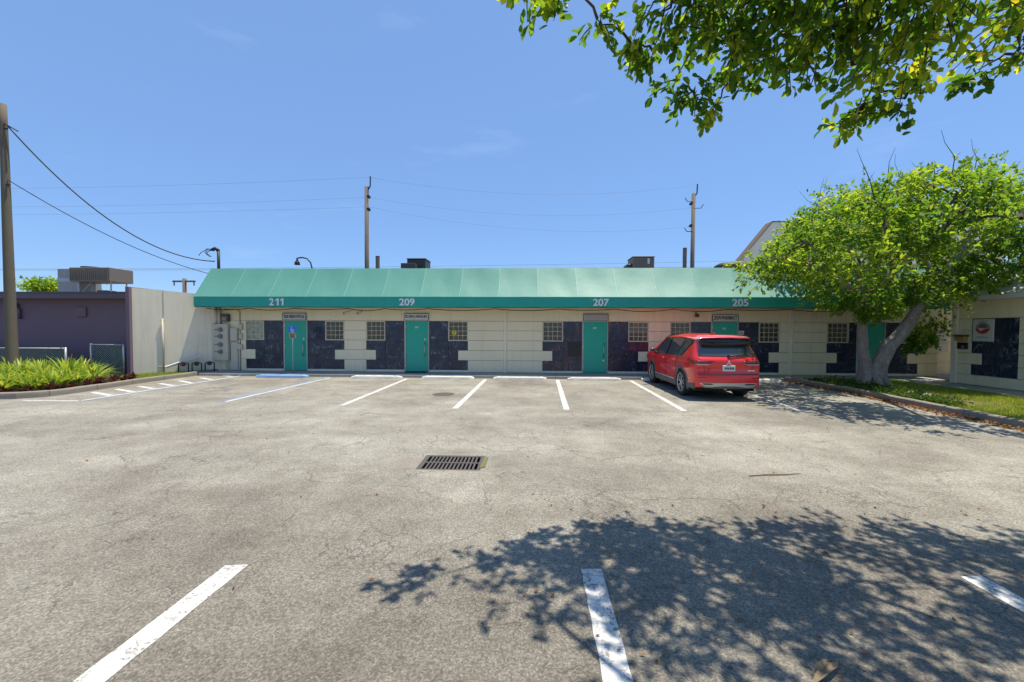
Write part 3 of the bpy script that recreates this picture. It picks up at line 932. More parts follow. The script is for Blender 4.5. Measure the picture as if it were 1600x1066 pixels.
# ------------------------------------------------------------------ shop signs
def sign(x0, x1, text, mat, label):
    t = thing('shop_sign', ((x0 + x1) / 2, WY - 0.03, 2.185), label, 'sign', 'name boards over the shop doors')
    MB().box(x0 + 0.012, x1 - 0.012, WY - 0.045, WY - 0.002, 2.192, 2.44, 0.004).build('board', mat, t)
    f = MB(); y0, y1 = WY - 0.052, WY - 0.001
    f.box(x0, x1, y0, y1, 2.44, 2.455).box(x0, x1, y0, y1, 2.185, 2.192).box(x0, x0 + 0.012, y0, y1, 2.192, 2.44).box(x1 - 0.012, x1, y0, y1, 2.192, 2.44)
    f.build('frame', 'dark_metal', t)
    if text:
        lettering('lettering', text, 'letter_dark', ((x0 + x1) / 2, WY - 0.05, 2.318), 0.145, t, width=(x1 - x0) * 0.90, bold=0.02)
sign(-9.95, -8.97, 'TRUE VISION OPTICAL', 'sign_white', 'white name board reading TRUE VISION OPTICAL over the 211 door')
sign(-4.95, -3.96, 'DR. LINDA J. KAPLAN, M.D.', 'sign_white', 'white name board with the longest name, over the 209 door')
sign(2.2, 3.18, '', 'sign_grey', 'blank grey name board over the 207 door')
sign(7.19, 8.19, 'ZION PHARMACY', 'sign_white', 'white name board reading ZION PHARMACY over the 205 door')

# notices on the front
nt = MB().box(8.22, 8.42, WY - 0.022, WY - 0.012, 1.66, 1.82).build('paper_notice', 'sign_white')
tag(nt, 'small white paper notice on dark stone right of the 205 door', 'notice')
for j in range(3):
    MB().box(8.25, 8.39 - 0.02 * j, WY - 0.0245, WY - 0.0225, 1.69 + j * 0.035, 1.705 + j * 0.035).build('print_line', 'letter_dark', nt)
yd = MB().disc((-2.93, WY - 0.02, 1.70), (0, 1, 0), 0.10, 20, 0.008).build('round_sticker', 'sign_yellow')
tag(yd, 'round yellow sticker on the glass blocks right of the 209 door', 'sticker')
MB().box(-2.945, -2.915, WY - 0.0235, WY - 0.0205, 1.66, 1.78).build('print_line', 'letter_dark', yd)
# white residue patch at the bottom of the 207 right window
mt = MB().box(-4.86, -4.0, 15.42, 15.74, 0.102, 0.118, 0.004).build('doormat', 'black_rubber')
tag(mt, 'black rubber mat on the walkway at the 209 door', 'mat')

# ------------------------------------------------------------------ wheel stops
def stop(x0, x1, mat, label, yaw=0.0, y=14.37):
    m = MB(); n = 12; rr = random.Random(int(x0 * 100)); rows = []
    for i in range(n + 1):
        x = x0 + (x1 - x0) * i / n; e = 0.03 if i in (0, n) else 0.0
        j = [rr.uniform(-0.004, 0.004) for _ in range(4)]
        rows.append([(x, y - 0.085 + e, 0.004), (x, y - 0.07 + e + j[0], 0.085 - e + j[1]), (x, y - 0.05 + e, 0.112 - e + j[2]), (x, y + 0.05 - e, 0.112 - e + j[3]), (x, y + 0.07 - e, 0.085 - e), (x, y + 0.085 - e, 0.004)])
    m.grid(rows); m.f.append(tuple(range(6))[::-1]); m.f.append(tuple(range(n * 6, n * 6 + 6))); m.fix = True
    o = m.build('wheel_stop', mat)
    o.rotation_euler[2] = yaw
    tag(o, label, 'wheel stop', 'concrete stops at the heads of the bays')
    for xx in (x0 + 0.3, x1 - 0.3):
        MB().disc((xx, y, 0.108), (0, 0, 1), 0.018, 8, 0.012).build('anchor_pin', 'rust_brown', o)
stop(-10.08, -8.10, 'painted_stop_blue', 'pale blue painted concrete wheel stop by the wheelchair sign')
stop(-6.47, -4.58, 'concrete_stop', 'white wheel stop left of the 209 door mat', 0.004)
stop(-3.85, -1.93, 'concrete_stop', 'white wheel stop right of the 209 door, with scuffed face', -0.006)
stop(-1.22, 0.70, 'concrete_stop', 'white wheel stop in front of the narrow pilaster', 0.003)
stop(1.46, 3.36, 'concrete_stop', 'white wheel stop in front of the 207 door')
stop(4.12, 6.0, 'concrete_stop', 'white wheel stop against the front tyres of the red car', 0.004, 14.46)
stop(7.06, 8.97, 'concrete_stop', 'white wheel stop right of the red car, nearest the tree island')

# ------------------------------------------------------------------ left end: side wall, meters, purple building
lw = thing('side_wall', (-13.5, 14.9, 0.08), 'pale cream stucco wall running back from the purple building to the awning', 'wall')
A, B = Vector((-14.55, 14.08, 0)), Vector((-12.60, 15.78, 0))
d = (B - A).normalized(); nrm = Vector((d.y, -d.x, 0))
def LW(s, off, z):
    p = A + d * s + nrm * off
    return (p.x, p.y, z)
L = (B - A).length
m = MB(); th = -0.2
for s0, s1, za, zb in ((0, 0.87, 3.30, 3.27), (0.875, L, 3.255, 3.15)):
    b = len(m.v)
    m.v += [LW(s0, 0, 0.03), LW(s1, 0, 0.03), LW(s1, 0, zb), LW(s0, 0, za), LW(s0, th, 0.03), LW(s1, th, 0.03), LW(s1, th, zb), LW(s0, th, za)]
    m.f += [(b, b + 1, b + 2, b + 3), (b + 5, b + 4, b + 7, b + 6), (b + 3, b + 2, b + 6, b + 7), (b, b + 3, b + 7, b + 4), (b + 1, b + 5, b + 6, b + 2)]
m.fix = True
m.build('wall', 'stucco_pale', lw)
pp = MB(); pp.tube([LW(0.84, 0.05, 0.15), LW(0.84, 0.05, 2.18)], 0.03, 8).tube([LW(0.70, 0.05, 0.36), LW(0.95, 0.05, 0.36)], 0.02, 6).tube([LW(0.78, 0.05, 2.14), LW(0.88, 0.05, 2.14)], 0.025, 6)
pp.build('conduit', 'meter_cream', lw, True)
MB().tube([LW(0.87, 0.006, 2.18), LW(0.87, 0.006, 3.25)], 0.012, 5).build('joint', 'frame_grey', lw)
# loose downspout leaning along the wall
ds = MB(); ds.tube([LW(0.92, 0.25, 0.33), LW(1.95, 0.16, 0.74)], 0.055, 4)
tag(ds.build('loose_downspout', 'roof_white', None), 'loose white downspout length leaning against the cream side wall', 'downspout')
# gas meters: three pipe loops
for k, s in enumerate((1.42, 1.82, 2.22)):
    g_ = thing('gas_meter', LW(s, 0.42, 0.085), ('black gas meter loop with red tag, leftmost of the three', 'black gas meter loop, middle of the three by the side wall', 'black gas meter loop nearest the cream meter cabinet')[k], 'gas meter', 'gas meters by the side wall')
    w = MB(); w.tube([LW(s - 0.13, 0.42, 0.08), LW(s - 0.13, 0.42, 0.44), LW(s - 0.10, 0.42, 0.47), LW(s + 0.13, 0.42, 0.47), LW(s + 0.16, 0.42, 0.44), LW(s + 0.16, 0.42, 0.08)], 0.021, 8)
    w.build('pipe', 'black_rubber', g_, True)
    w = MB(); w.disc(LW(s + 0.01, 0.36, 0.44), nrm, 0.085, 14, 0.11); w.disc(LW(s + 0.01, 0.47, 0.44), nrm, 0.05, 12, 0.03)
    w.build('regulator', 'dark_metal', g_)
    if k == 0: MB().box(*sorted((LW(s - 0.1, 0.47, 0)[0], LW(s + 0.0, 0.47, 0)[0])), LW(s, 0.5, 0)[1] - 0.03, LW(s, 0.5, 0)[1] - 0.02, 0.38, 0.46).build('tag', 'sign_red', g_)

mc = thing('meter_cabinet', (-12.46, WY - 0.1, 0.5), 'tall cream electric cabinet with four round meters at the left end of the shops', 'electric meter')
MB().box(-12.80, -12.13, WY - 0.20, WY - 0.02, 0.52, 2.01, 0.012).build('cabinet', 'meter_cream', mc)
for i, z in enumerate((1.77, 1.50, 1.17, 0.88)):
    me_ = MB(); me_.disc((-12.42, WY - 0.20, z), (0, -1, 0), 0.105, 18, 0.03); mo = me_.build('meter', 'galvanised', mc)
    MB().disc((-12.42, WY - 0.23, z), (0, -1, 0), 0.078, 16, 0.05).build('glass', 'meter_glass', mo, False)
    MB().box(-12.68, -12.57 + (0.05 if i == 1 else 0), WY - 0.206, WY - 0.201, z - 0.013, z + 0.013).build('plate', 'rust_brown', mc)
MB().tube([(-12.68, WY - 0.1, 2.01), (-12.68, WY - 0.1, 2.66)], 0.05, 10).tube([(-12.55, WY - 0.1, 2.01), (-12.55, WY - 0.1, 2.66)], 0.06, 10).build('conduit', 'meter_cream', mc, True)
MB().tube([(-12.2, WY - 0.08, 0.1), (-12.2, WY - 0.08, 0.52)], 0.018, 6).tube([(-12.28, WY - 0.08, 0.2), (-12.28, WY - 0.08, 0.52)], 0.014, 6).build('lower_conduit', 'meter_cream', mc, True)
def boxthing(name, label, cat, x0, x1, z0, z1, dep=0.12, mat='meter_cream', lid=True):
    t = MB().box(x0, x1, WY - 0.015 - dep, WY - 0.015, z0, z1, 0.008).build(name, mat)
    tag(t, label, cat)
    if lid:
        MB().box(x0 + 0.02, x1 - 0.02, WY - 0.015 - dep - 0.008, WY - 0.015 - dep - 0.001, z0 + 0.02, z1 - 0.03, 0.003).build('cover', mat, t)
    return t
boxthing('breaker_box', 'cream breaker box right of the meter cabinet, above the wiring duct', 'breaker box', -12.08, -11.79, 1.32, 1.84)
boxthing('wiring_duct', 'tall cream wiring duct standing below the breaker box', 'duct', -12.08, -11.80, 0.12, 1.27, 0.09, lid=False)
boxthing('switch_box', 'top cream switch box left of the frosted window', 'switch box', -11.74, -11.60, 1.78, 2.02, 0.09)
boxthing('switch_box', 'middle cream switch box left of the frosted window', 'switch box', -11.74, -11.61, 1.40, 1.63, 0.09)
boxthing('switch_box', 'lowest cream switch box left of the dark stone bay', 'switch box', -11.80, -11.61, 0.97, 1.18, 0.09)
cn = MB(); cn.tube([(-11.72, WY - 0.04, 0.1), (-11.72, WY - 0.04, 2.5), (-11.80, WY - 0.04, 2.58), (-12.4, WY - 0.04, 2.6)], 0.011, 6)
tag(cn.build('conduit', 'rust_brown', None, True), 'thin brown conduit running up the wall beside the switch boxes', 'conduit')
wl_ = thing('wall_lamp', (-12.27, WY - 0.02, 2.1), 'rusty brown box lamp above the meter cabinet', 'lamp')
MB().box(-12.42, -12.13, WY - 0.18, WY - 0.014, 2.10, 2.40, 0.02).build('housing', 'rust_brown', wl_)
MB().box(-12.38, -12.17, WY - 0.19, WY - 0.182, 2.13, 2.30).build('lens', 'meter_glass', wl_)
for (cx, lab, dirx) in ((-7.28, 'small camera on a bracket, left one of the pair under the awning', -0.1), (-6.72, 'round dark dome camera, right one of the pair under the awning', 0.1)):
    c_ = thing('security_camera', (cx, WY - 0.1, 2.42), lab, 'camera', 'cameras under the awning')
    MB().tube([(cx + 0.12, WY - 0.01, 2.56), (cx + 0.08, WY - 0.16, 2.50)], 0.014, 6).build('bracket', 'sign_white', c_)
    MB().tube([(cx + 0.09, WY - 0.16, 2.49), (cx - 0.03, WY - 0.24, 2.44)], 0.045, 10).build('housing', 'sign_white', c_, False)
    MB().tube([(cx - 0.03, WY - 0.24, 2.44), (cx - 0.045, WY - 0.25, 2.434)], 0.046, 10).build('lens', 'shadow_black', c_)
fl = thing('flood_lamp', (6.56, WY - 0.05, 2.4), 'small brown flood lamp on the wall above the red car', 'lamp')
MB().tube([(6.56, WY - 0.01, 2.52), (6.56, WY - 0.12, 2.45)], 0.02, 6).build('arm', 'rust_brown', fl)
MB().box(6.49, 6.63, WY - 0.2, WY - 0.1, 2.34, 2.46, 0.02).build('head', 'rust_brown', fl)

# wheelchair parking sign on the walkway
hs = thing('parking_sign', (-8.98, 14.86, 0.1), 'blue wheelchair parking sign on a thin steel post', 'sign')
MB().tube([(-8.98, 14.86, 0.09), (-8.985, 14.87, 1.92)], 0.02, 8).build('post', 'galvanised', hs, True)
hb = MB().box(-9.14, -8.82, 14.825, 14.835, 1.69, 1.92, 0.003).build('blue_plate', 'sign_blue', hs)
wc = MB()
def ringY(m, cx, cz, r0, r1, a0, a1, y, n=16):
    m.grid([[(cx + r0 * math.cos(a), y, cz + r0 * math.sin(a)), (cx + r1 * math.cos(a), y, cz + r1 * math.sin(a))] for a in [a0 + (a1 - a0) * i / n for i in range(n + 1)]])
ringY(wc, -8.99, 1.765, 0.04, 0.058, math.pi * 0.75, math.pi * 2.05, 14.822)
ringY(wc, -9.005, 1.875, 0.0, 0.016, 0, 2 * math.pi, 14.822)
wc.quad((-9.015, 14.8215, 1.78), (-8.995, 14.8215, 1.78), (-8.99, 14.8215, 1.855), (-9.01, 14.8215, 1.855)).quad((-9.01, 14.821, 1.775), (-8.93, 14.821, 1.775), (-8.93, 14.821, 1.793), (-9.01, 14.821, 1.793)).quad((-8.945, 14.8205, 1.79), (-8.905, 14.8205, 1.71), (-8.89, 14.8205, 1.717), (-8.93, 14.8205, 1.793))
wc.build('wheelchair_mark', 'letter_white', hb)
tb = MB().box(-9.10, -8.84, 14.825, 14.835, 1.46, 1.665, 0.003).build('tow_plate', 'sign_tan', hs)
for j in range(4):
    MB().box(-9.07 + 0.01 * (j % 2), -8.88 - 0.015 * (j % 3), 14.8225, 14.8245, 1.49 + j * 0.042, 1.512 + j * 0.042).build('print_line', 'sign_red' if j == 3 else 'letter_dark', tb)

# purple building
pb = thing('purple_building', (-19, 15.0, 0.05), 'low dark purple stucco building with overhanging fascia at the left edge', 'building')
MB().box(-34, -14.68, 14.62, 25, 0.0, 2.95).build('wall', 'stucco_purple', pb)
MB().box(-14.70, -14.555, 13.98, 25, 0.0, 3.33, 0.006).build('end_pier', 'stucco_purple', pb)
MB().box(-34, -14.71, 14.28, 25, 2.98, 3.02).build('soffit', 'fascia_purple', pb)
MB().box(-34, -14.712, 14.24, 14.30, 2.92, 3.13).build('fascia', 'fascia_purple', pb)
MB().box(-34, -14.72, 14.20, 14.26, 3.131, 3.17).build('drip_edge', 'fascia_purple', pb)
MB().box(-34, -14.72, 14.30, 25, 3.022, 3.14).build('roof', 'roof_membrane', pb)
MB().box(-17.3, -16.9, 14.56, 14.62, 2.25, 2.62, 0.01).build('vent_cover', 'stucco_purple', pb)
MB().tube([(-19.65, 14.55, 2.75), (-19.65, 14.55, 2.6), (-19.55, 14.55, 2.5), (-19.55, 14.55, 2.15)], 0.045, 8).build('pipe', 'fascia_purple', pb, True)

ac = thing('rooftop_cooler', (-20.3, 18, 3.14), 'grey rooftop air conditioner with brown coil box on legs, on the purple building', 'air conditioner')
MB().box(-21.75, -20.72, 17.6, 18.6, 3.14, 4.56, 0.02).build('cabinet', 'ac_grey', ac)
MB().box(-21.755, -20.715, 17.59, 17.6, 3.95, 4.12).build('band', 'galvanised', ac)
co = MB().box(-20.70, -18.80, 17.2, 18.3, 3.92, 4.55, 0.02).build('coil_box', 'ac_brown', ac)
for i in range(19):
    xx = -20.64 + i * 0.098
    MB().box(xx, xx + 0.03, 17.175, 17.198, 3.97, 4.50).build('fin', 'ac_brown', co)
MB().disc((-20.2, 17.75, 4.55), (0, 0, 1), 0.4, 24, 0.08).build('fan_guard', 'ac_dark', ac)
for (xx, yy) in ((-20.5, 17.4), (-18.95, 17.4), (-20.5, 18.1), (-18.95, 18.1)):
    MB().tube([(xx, yy, 3.14), (xx, yy, 3.93)], 0.03, 6).build('leg', 'galvanised', ac)
MB().tube([(-20.5, 17.42, 3.3), (-19.9, 17.42, 3.9)], 0.02, 6).build('brace', 'galvanised', ac)
MB().box(-19.75, -19.3, 17.5, 18.0, 3.14, 3.55, 0.02).build('compressor', 'ac_dark', ac)

# chain-link panels
def fence(x0, x1, y, z0, z1, label, slat):
    t = thing('chain_link_fence', ((x0 + x1) / 2, y, z0), label, 'fence')
    for xx in (x0, x1):
        MB().tube([(xx, y, z0), (xx, y, z1 + 0.04)], 0.032, 10).build('post', 'galvanised', t, True)
    MB().tube([(x0, y, z1), (x1, y, z1)], 0.022, 8).build('top_rail', 'galvanised', t, True)
    w = MB(); s = 0.085; r = 0.0065; n = int((x1 - x0 + (z1 - z0)) / s) + 1
    for i in range(n):
        a = x0 + i * s
        for sg in (1, -1):
            # diagonal clipped to the panel
            if sg == 1:
                p0 = (a, z0 + 0.05); p1 = (a - (z1 - z0), z1)
            else:
                p0 = (a - (z1 - z0), z0 + 0.05); p1 = (a, z1)
            (ax, az), (bx, bz) = p0, p1
            def clip(px, pz, qx, qz):
                if px < x0: pz += (x0 - px) / (qx - px) * (qz - pz); px = x0
                if px > x1: pz += (x1 - px) / (qx - px) * (qz - pz); px = x1
                return px, pz
            if max(ax, bx) <= x0 or min(ax, bx) >= x1: continue
            a2 = clip(ax, az, bx, bz); b2 = clip(bx, bz, ax, az)
            w.tube([(a2[0], y - 0.004 * sg, a2[1]), (b2[0], y - 0.004 * sg, b2[1])], r, 4, False)
    w.build('mesh', 'galvanised', t)
    if slat:
        MB().box(x0 + 0.04, x1 - 0.04, y + 0.02, y + 0.024, z0 + 0.03, z1 - 0.03).build('privacy_screen', M['screen_teal'], t)
simple('screen_teal', (0.02, 0.075, 0.10), 0.7, var=0.2)
fence(-16.05, -14.80, 13.98, 0.06, 1.20, 'short chain link panel with dark teal screen beside the purple pier', True)
fence(-23.5, -16.45, 13.5, 0.06, 1.08, 'long chain link fence behind the strap-leaved plants and the leaning pole', True)

# ------------------------------------------------------------------ poles and wires
pl = thing('utility_pole', (-17.1, 12.45, 0.05), 'weathered leaning utility pole rising from the planting bed at the left edge', 'utility pole')
PB, PT = Vector((-17.02, 12.45, 0.05)), Vector((-17.15, 12.5, 9.1))
pts = [PB.lerp(PT, i / 14) for i in range(15)]
MB().tube(pts, [0.150 - 0.060 * i / 14 for i in range(15)], 16).build('shaft', 'pole_concrete', pl, True)
MB().tube([PB.lerp(PT, 0.93) + Vector((0.08, -0.05, 0)), PB.lerp(PT, 0.93) + Vector((0.42, 0.05, -0.22))], 0.02, 6).build('bracket', 'dark_metal', pl)
for z in (0.91, 0.71):
    MB().tube([PB.lerp(PT, z) + Vector((0.1, -0.06, 0)), PB.lerp(PT, z) + Vector((0.2, -0.05, 0))], 0.03, 6).build('insulator', 'dark_metal', pl)

def wire(a, b, sag, r, label, mat='cable_black', n=24):
    a, b = Vector(a), Vector(b)
    pts = [a.lerp(b, i / n) - Vector((0, 0, sag * 4 * (i / n) * (1 - i / n))) for i in range(n + 1)]
    o = MB().tube(pts, r, 5).build('overhead_wire', mat, None, True)
    return tag(o, label, 'wire', 'overhead wires')
wire((-17.0, 12.45, 8.45), (-13.05, 16.15, 4.62), 1.05, 0.022, 'thick black service cable drooping from the leaning pole to the mast on the shops')
wire((-17.0, 12.45, 6.65), (-13.9, 17.0, 4.2), 0.35, 0.014, 'thinner lower cable from the leaning pole down toward the roof')
ms = thing('service_mast', (-12.93, 16.2, 4.2), 'short dark service mast with looped wires at the left end of the awning', 'mast')
MB().tube([(-12.93, 16.2, 4.12), (-12.93, 16.2, 5.1)], 0.055, 8).build('pipe', 'ac_dark', ms, True)
MB().tube([(-12.93, 16.2, 5.06), (-13.02, 16.15, 5.16), (-13.12, 16.1, 5.08)], 0.075, 8).build('weatherhead', 'dark_metal', ms, True)
lp = MB()
for k in range(3):
    lp.tube([(-13.1, 16.1, 5.08)] + [(-13.2 - 0.13 * math.cos(a) - 0.05 * k, 16.1, 4.93 + 0.13 * math.sin(a) + 0.04 * k) for a in [2.0 - i * 0.8 for i in range(6)]], 0.012, 5)
lp.tube([(-13.1, 16.1, 5.05), (-13.35, 16.1, 5.1), (-13.6, 16.1, 4.98), (-13.7, 16.1, 4.85)], 0.013, 5)
lp.build('wire_loop', 'cable_black', ms, True)

def far_pole(x, y, top, r, label, arms, zoff=0):
    t = thing('utility_pole', (x, y, 0), label, 'utility pole')
    MB().tube([(x, y, -0.02), (x + 0.02, y, top)], [r, r * 0.82], 12).build('shaft', 'pole_wood', t, True)
    MB().tube([(x + r * 0.7, y, top - 0.2), (x + r + 0.10, y, top + 0.05), (x + r + 0.12, y, top + 0.7)], 0.045, 6).build('top_pin', 'dark_metal', t)
    for dz, s in arms:
        if s in (-2, 2):
            q = MB().tube([(x, y - r, top - dz), (x + s * 0.25, y - r, top - dz), (x + s * 0.33, y - r, top - dz + 0.25)], 0.03, 6)
            q.build('bracket', 'dark_metal', t)
        else:
            MB().disc((x + s * (r + 0.08), y - 0.12, top - dz), (0, -1, 0), 0.11, 10, 0.2).build('insulator', 'dark_metal', t)
far_pole(-11.06, 27, 11.55, 0.165, 'tall wooden pole behind the awning, left one of the two', ((0.75, 1), (1.6, 1)))
far_pole(12.15, 30, 11.9, 0.165, 'tall wooden pole behind the awning, right one with hooked brackets', ((0.6, -2), (0.8, -1), (1.1, 2), (2.4, -1), (2.8, -2)))
def stub(x, y, top, label):
    o = MB().tube([(x, y, -0.02), (x, y, top)], 0.14, 10).build('stub_post', 'pole_wood')
    tag(o, label, 'post')
    MB().disc((x, y, top), (0, 0, 1), 0.15, 10, 0.03).build('cap', 'dark_metal', o)
stub(-10.3, 27, 6.8, 'short dark post rising behind the awning beside the left tall pole')
stub(11.6, 30, 7.9, 'short dark post rising behind the awning beside the right tall pole')
for k, (za, zb, zc, sag, s) in enumerate(((12.2, 11.8, 12.5, 0.5, 'topmost'), (10.85, 10.6, 10.9, 0.5, 'second'), (10.2, 10.0, 9.5, 0.4, 'third'))):
    wire((-60, 26, zb), (-10.9, 27, za), sag, 0.006, '%s faint power line running left from the left tall pole' % s, 'cable_grey', 30)
    wire((-10.9, 27, za), (12.1, 30, zc), 0.9, 0.006, '%s faint power line strung between the two tall poles' % s, 'cable_grey', 30)
wire((-60, 31, 6.6), (60, 31, 7.2), 0.3, 0.014, 'low grey line crossing just above the awning ridge', 'cable_grey', 30)
wire((-60, 33, 7.0), (60, 33, 8.6), 0.6, 0.011, 'second low grey line crossing behind the awning ridge', 'cable_grey', 30)
tp = thing('telephone_pole', (-26.7, 30, 0), 'distant small pole with a crossarm between purple roof and awning', 'utility pole')
MB().tube([(-26.7, 30, 0), (-26.7, 30, 5.7)], 0.14, 8).build('shaft', 'pole_wood', tp, True)
MB().box(-27.6, -25.8, 29.9, 30.0, 5.42, 5.54).build('crossarm', 'pole_wood', tp)
for xx in (-27.5, -25.9):
    MB().tube([(xx, 29.95, 5.42), (xx, 29.95, 5.15)], 0.04, 6).build('insulator', 'dark_metal', tp)
st = thing('street_lamp', (-14.9, 27, 0), 'dark gooseneck street lamp peeking over the awning', 'street lamp')
MB().tube([(-14.9, 27, 0), (-14.9, 27, 6.0), (-15.0, 27, 6.4), (-15.25, 27, 6.68), (-15.6, 27, 6.76), (-15.9, 27, 6.72)], 0.05, 8).build('post', 'dark_metal', st, True)
MB().tube([(-15.95, 27, 6.75), (-15.95, 27, 6.55), (-15.95, 27, 6.42), (-15.95, 27, 6.25)], [0.05, 0.07, 0.17, 0.19], 12).build('shade', 'dark_metal', st, True)

# ------------------------------------------------------------------ roof units on the shops
def roof_unit(x0, x1, y0, y1, z0, z1, mat, label, curb):
    t = thing('rooftop_unit', ((x0 + x1) / 2, (y0 + y1) / 2, 4.2), label, 'air conditioner', 'air conditioners on the shop roof')
    MB().box(x0, x1, y0, y1, z0, z1, 0.03).build('cabinet', mat, t)
    MB().box(x0 - 0.02, x1 + 0.02, y0 - 0.02, y1 + 0.02, z1, z1 + 0.04, 0.01).build('lid', mat, t)
    MB().box(x0 + 0.1, x1 - 0.1, y0 + 0.1, y1 - 0.1, 4.2, z0).build('curb', 'galvanised', t)
    n = int((x1 - x0) / 0.075)
    f0 = None
    for i in range(n):
        xx = x0 + 0.03 + i * 0.075
        if f0 is None: f0 = MB().box(xx, xx + 0.035, y0 - 0.016, y0 - 0.001, z0 + 0.05, z1 - 0.05).build('fin', mat, t)
        else: share(f0, 'fin', (xx + 0.0175, y0 - 0.0085, z0 + 0.05), t)
    if curb: MB().box(x0 - 0.14, x1 - 0.35, y0 - 0.5, y0 - 0.1, 4.2, 4.93, 0.01).build('side_box', 'ac_dark', t)
    return t
roof_unit(-5.82, -4.92, 19.0, 20.0, 4.6, 5.2, 'ac_dark', 'dark finned air conditioner on the roof above number 209', True)
t_ = roof_unit(4.95, 5.95, 19.0, 20.0, 4.55, 5.27, 'ac_brown', 'brown finned air conditioner with pale tag on the roof above the red car', False)
MB().box(5.62, 5.72, 18.975, 18.98, 4.95, 5.2).build('rating_plate', 'sign_white', t_)
MB().box(4.7, 4.94, 19.1, 19.8, 4.5, 4.97, 0.03).build('side_box', 'ac_dark', t_)
dm = thing('roof_vent', (9.35, 19, 4.2), 'low dark domed roof vent beside the tree crown', 'vent')
MB().tube([(9.35, 19, 4.2), (9.35, 19, 4.75)], 0.35, 14).build('stem', 'ac_dark', dm)
MB().tube([(9.35, 19, 4.75), (9.35, 19, 4.86), (9.35, 19, 4.96), (9.35, 19, 5.01)], [0.62, 0.58, 0.4, 0.05], 18).build('hood', 'ac_dark', dm, True)

# ------------------------------------------------------------------ taller building behind, right
gb = thing('gable_building', (16, 24, 0), 'taller beige stucco building with sloped parapet behind the tree', 'building')
MB().prism([(10.2, 0), (10.2, 4.55), (12.5, 7.40), (24, 7.36), (24, 0)], 'y', 21, 21.5).build('wall', 'stucco_gable', gb)
MB().box(17.5, 24, 21.5, 30, 0, 7.2).build('rear_block', 'stucco_gable', gb)
MB().prism([(10.16, 4.52), (12.48, 7.44), (24, 7.40), (24, 7.37), (12.51, 7.41), (10.20, 4.55)], 'y', 20.95, 21.55).build('coping', 'coping_brown', gb)

# ------------------------------------------------------------------ right wing
WX = 14.35
rw = thing('right_wing', (15.5, 10, 0.1), 'cream stucco wing with white roof at the right edge, turned toward the lot', 'building')
MB().box(WX + 0.06, 22, 2.0, 13.95, 0.0, 2.80).build('wall', 'stucco_cream', rw)
MB().box(WX - 0.06, WX + 0.1, 13.78, 13.97, 0.098, 2.80, 0.012).build('corner_pilaster', 'stucco_pale', rw)
PY0, PY1 = 12.15, 13.40
def RT(y0, y1, z0, z1):
    MB().box(WX + 0.012 - rng.uniform(0, .005), WX + 0.06, y0 + 0.003, y1 - 0.003, z0 + 0.003, z1 - 0.003, 0.003).build('stone_tile', 'marble_navy', rw)
ZR = [0.112, 0.43, 0.77, 1.13, 1.49, 1.87, 2.24]
RT(PY0, 12.78, 1.49, 2.24); RT(PY0, 12.78, 0.90, 1.49); RT(12.78, PY1, 1.13, 1.49); RT(12.78, 13.10, 0.77, 1.13); RT(PY0, 12.78, 0.43, 0.90); RT(12.78, PY1, 0.43, 0.77); RT(12.78, PY1, 1.49, 2.24)
for i in range(6):
    segs = [(PY1, 13.775)] if i > 0 else [(2.0, 13.775)]
    if i == 2: segs = [(13.10, 13.775)]
    if i > 0: segs.append((2.0, PY0))
    for a, b in segs:
        MB().box(WX - 0.012 - rng.uniform(0, .003), WX + 0.06, a + 0.001, b - 0.001, ZR[i] + 0.005, ZR[i + 1] - 0.005, 0.005).build('stucco_course', 'stucco_cream', rw)
MB().box(WX - 0.008, WX + 0.06, 2.0, 13.775, 2.25, 2.80).build('lintel', 'stucco_cream', rw)
MB().box(WX - 0.22, WX + 0.10, 2.0, 14.05, 2.80, 2.86).build('soffit', 'roof_white', rw)
MB().box(WX - 0.30, WX - 0.20, 2.0, 14.10, 2.80, 2.95, 0.015).build('gutter', 'roof_white', rw)
MB().prism([(WX - 0.22, 2.87), (WX + 1.9, 4.15), (23, 4.2), (23, 2.87)], 'y', 2.0, 14.08).build('roof', 'roof_white', rw)
MB().tube([(WX + 0.0, 12.75, 3.03), (WX - 0.12, 12.72, 3.05), (WX - 0.26, 12.7, 3.02)], [0.05, 0.06, 0.04], 8).build('roof_lamp', 'dark_metal', rw, True)
# lattice on the stone bay
# poster with a round emblem
po = MB().box(WX - 0.024, WX + 0.006, 12.78, 13.35, 1.515, 2.215, 0.004).build('poster_board', 'sign_white')
tag(po, 'white square poster with a round grey and red emblem on the right wing', 'poster')
em = MB()
def ringX(m, cy, cz, r0, r1, a0, a1, x, n=24, sy=1.0):
    m.grid([[(x, cy + r0 * sy * math.cos(a), cz + r0 * math.sin(a)), (x, cy + r1 * sy * math.cos(a), cz + r1 * math.sin(a))] for a in [a0 + (a1 - a0) * i / n for i in range(n + 1)]])
ringX(em, 13.07, 1.93, 0.165, 0.195, -0.4, math.pi + 0.4, WX - 0.027)
ringX(em, 13.07, 1.93, 0.0, 0.15, 0.1, math.pi - 0.1, WX - 0.0265)
em.build('emblem', 'meter_glass', po)
re = MB(); ringX(re, 13.07, 1.95, 0.12, 0.20, math.pi * 1.08, math.pi * 1.95, WX - 0.0285)
re.quad((WX - 0.029, 12.90, 1.93), (WX - 0.029, 13.02, 1.80), (WX - 0.029, 13.12, 1.83), (WX - 0.029, 13.0, 1.92))
re.build('emblem_swoosh', 'sign_red', po)
for z, a, b in ((2.15, 12.95, 13.2), (1.64, 12.92, 13.22)):
    MB().box(WX - 0.027, WX - 0.025, a, b, z, z + 0.018).build('print_line', 'meter_glass', po)
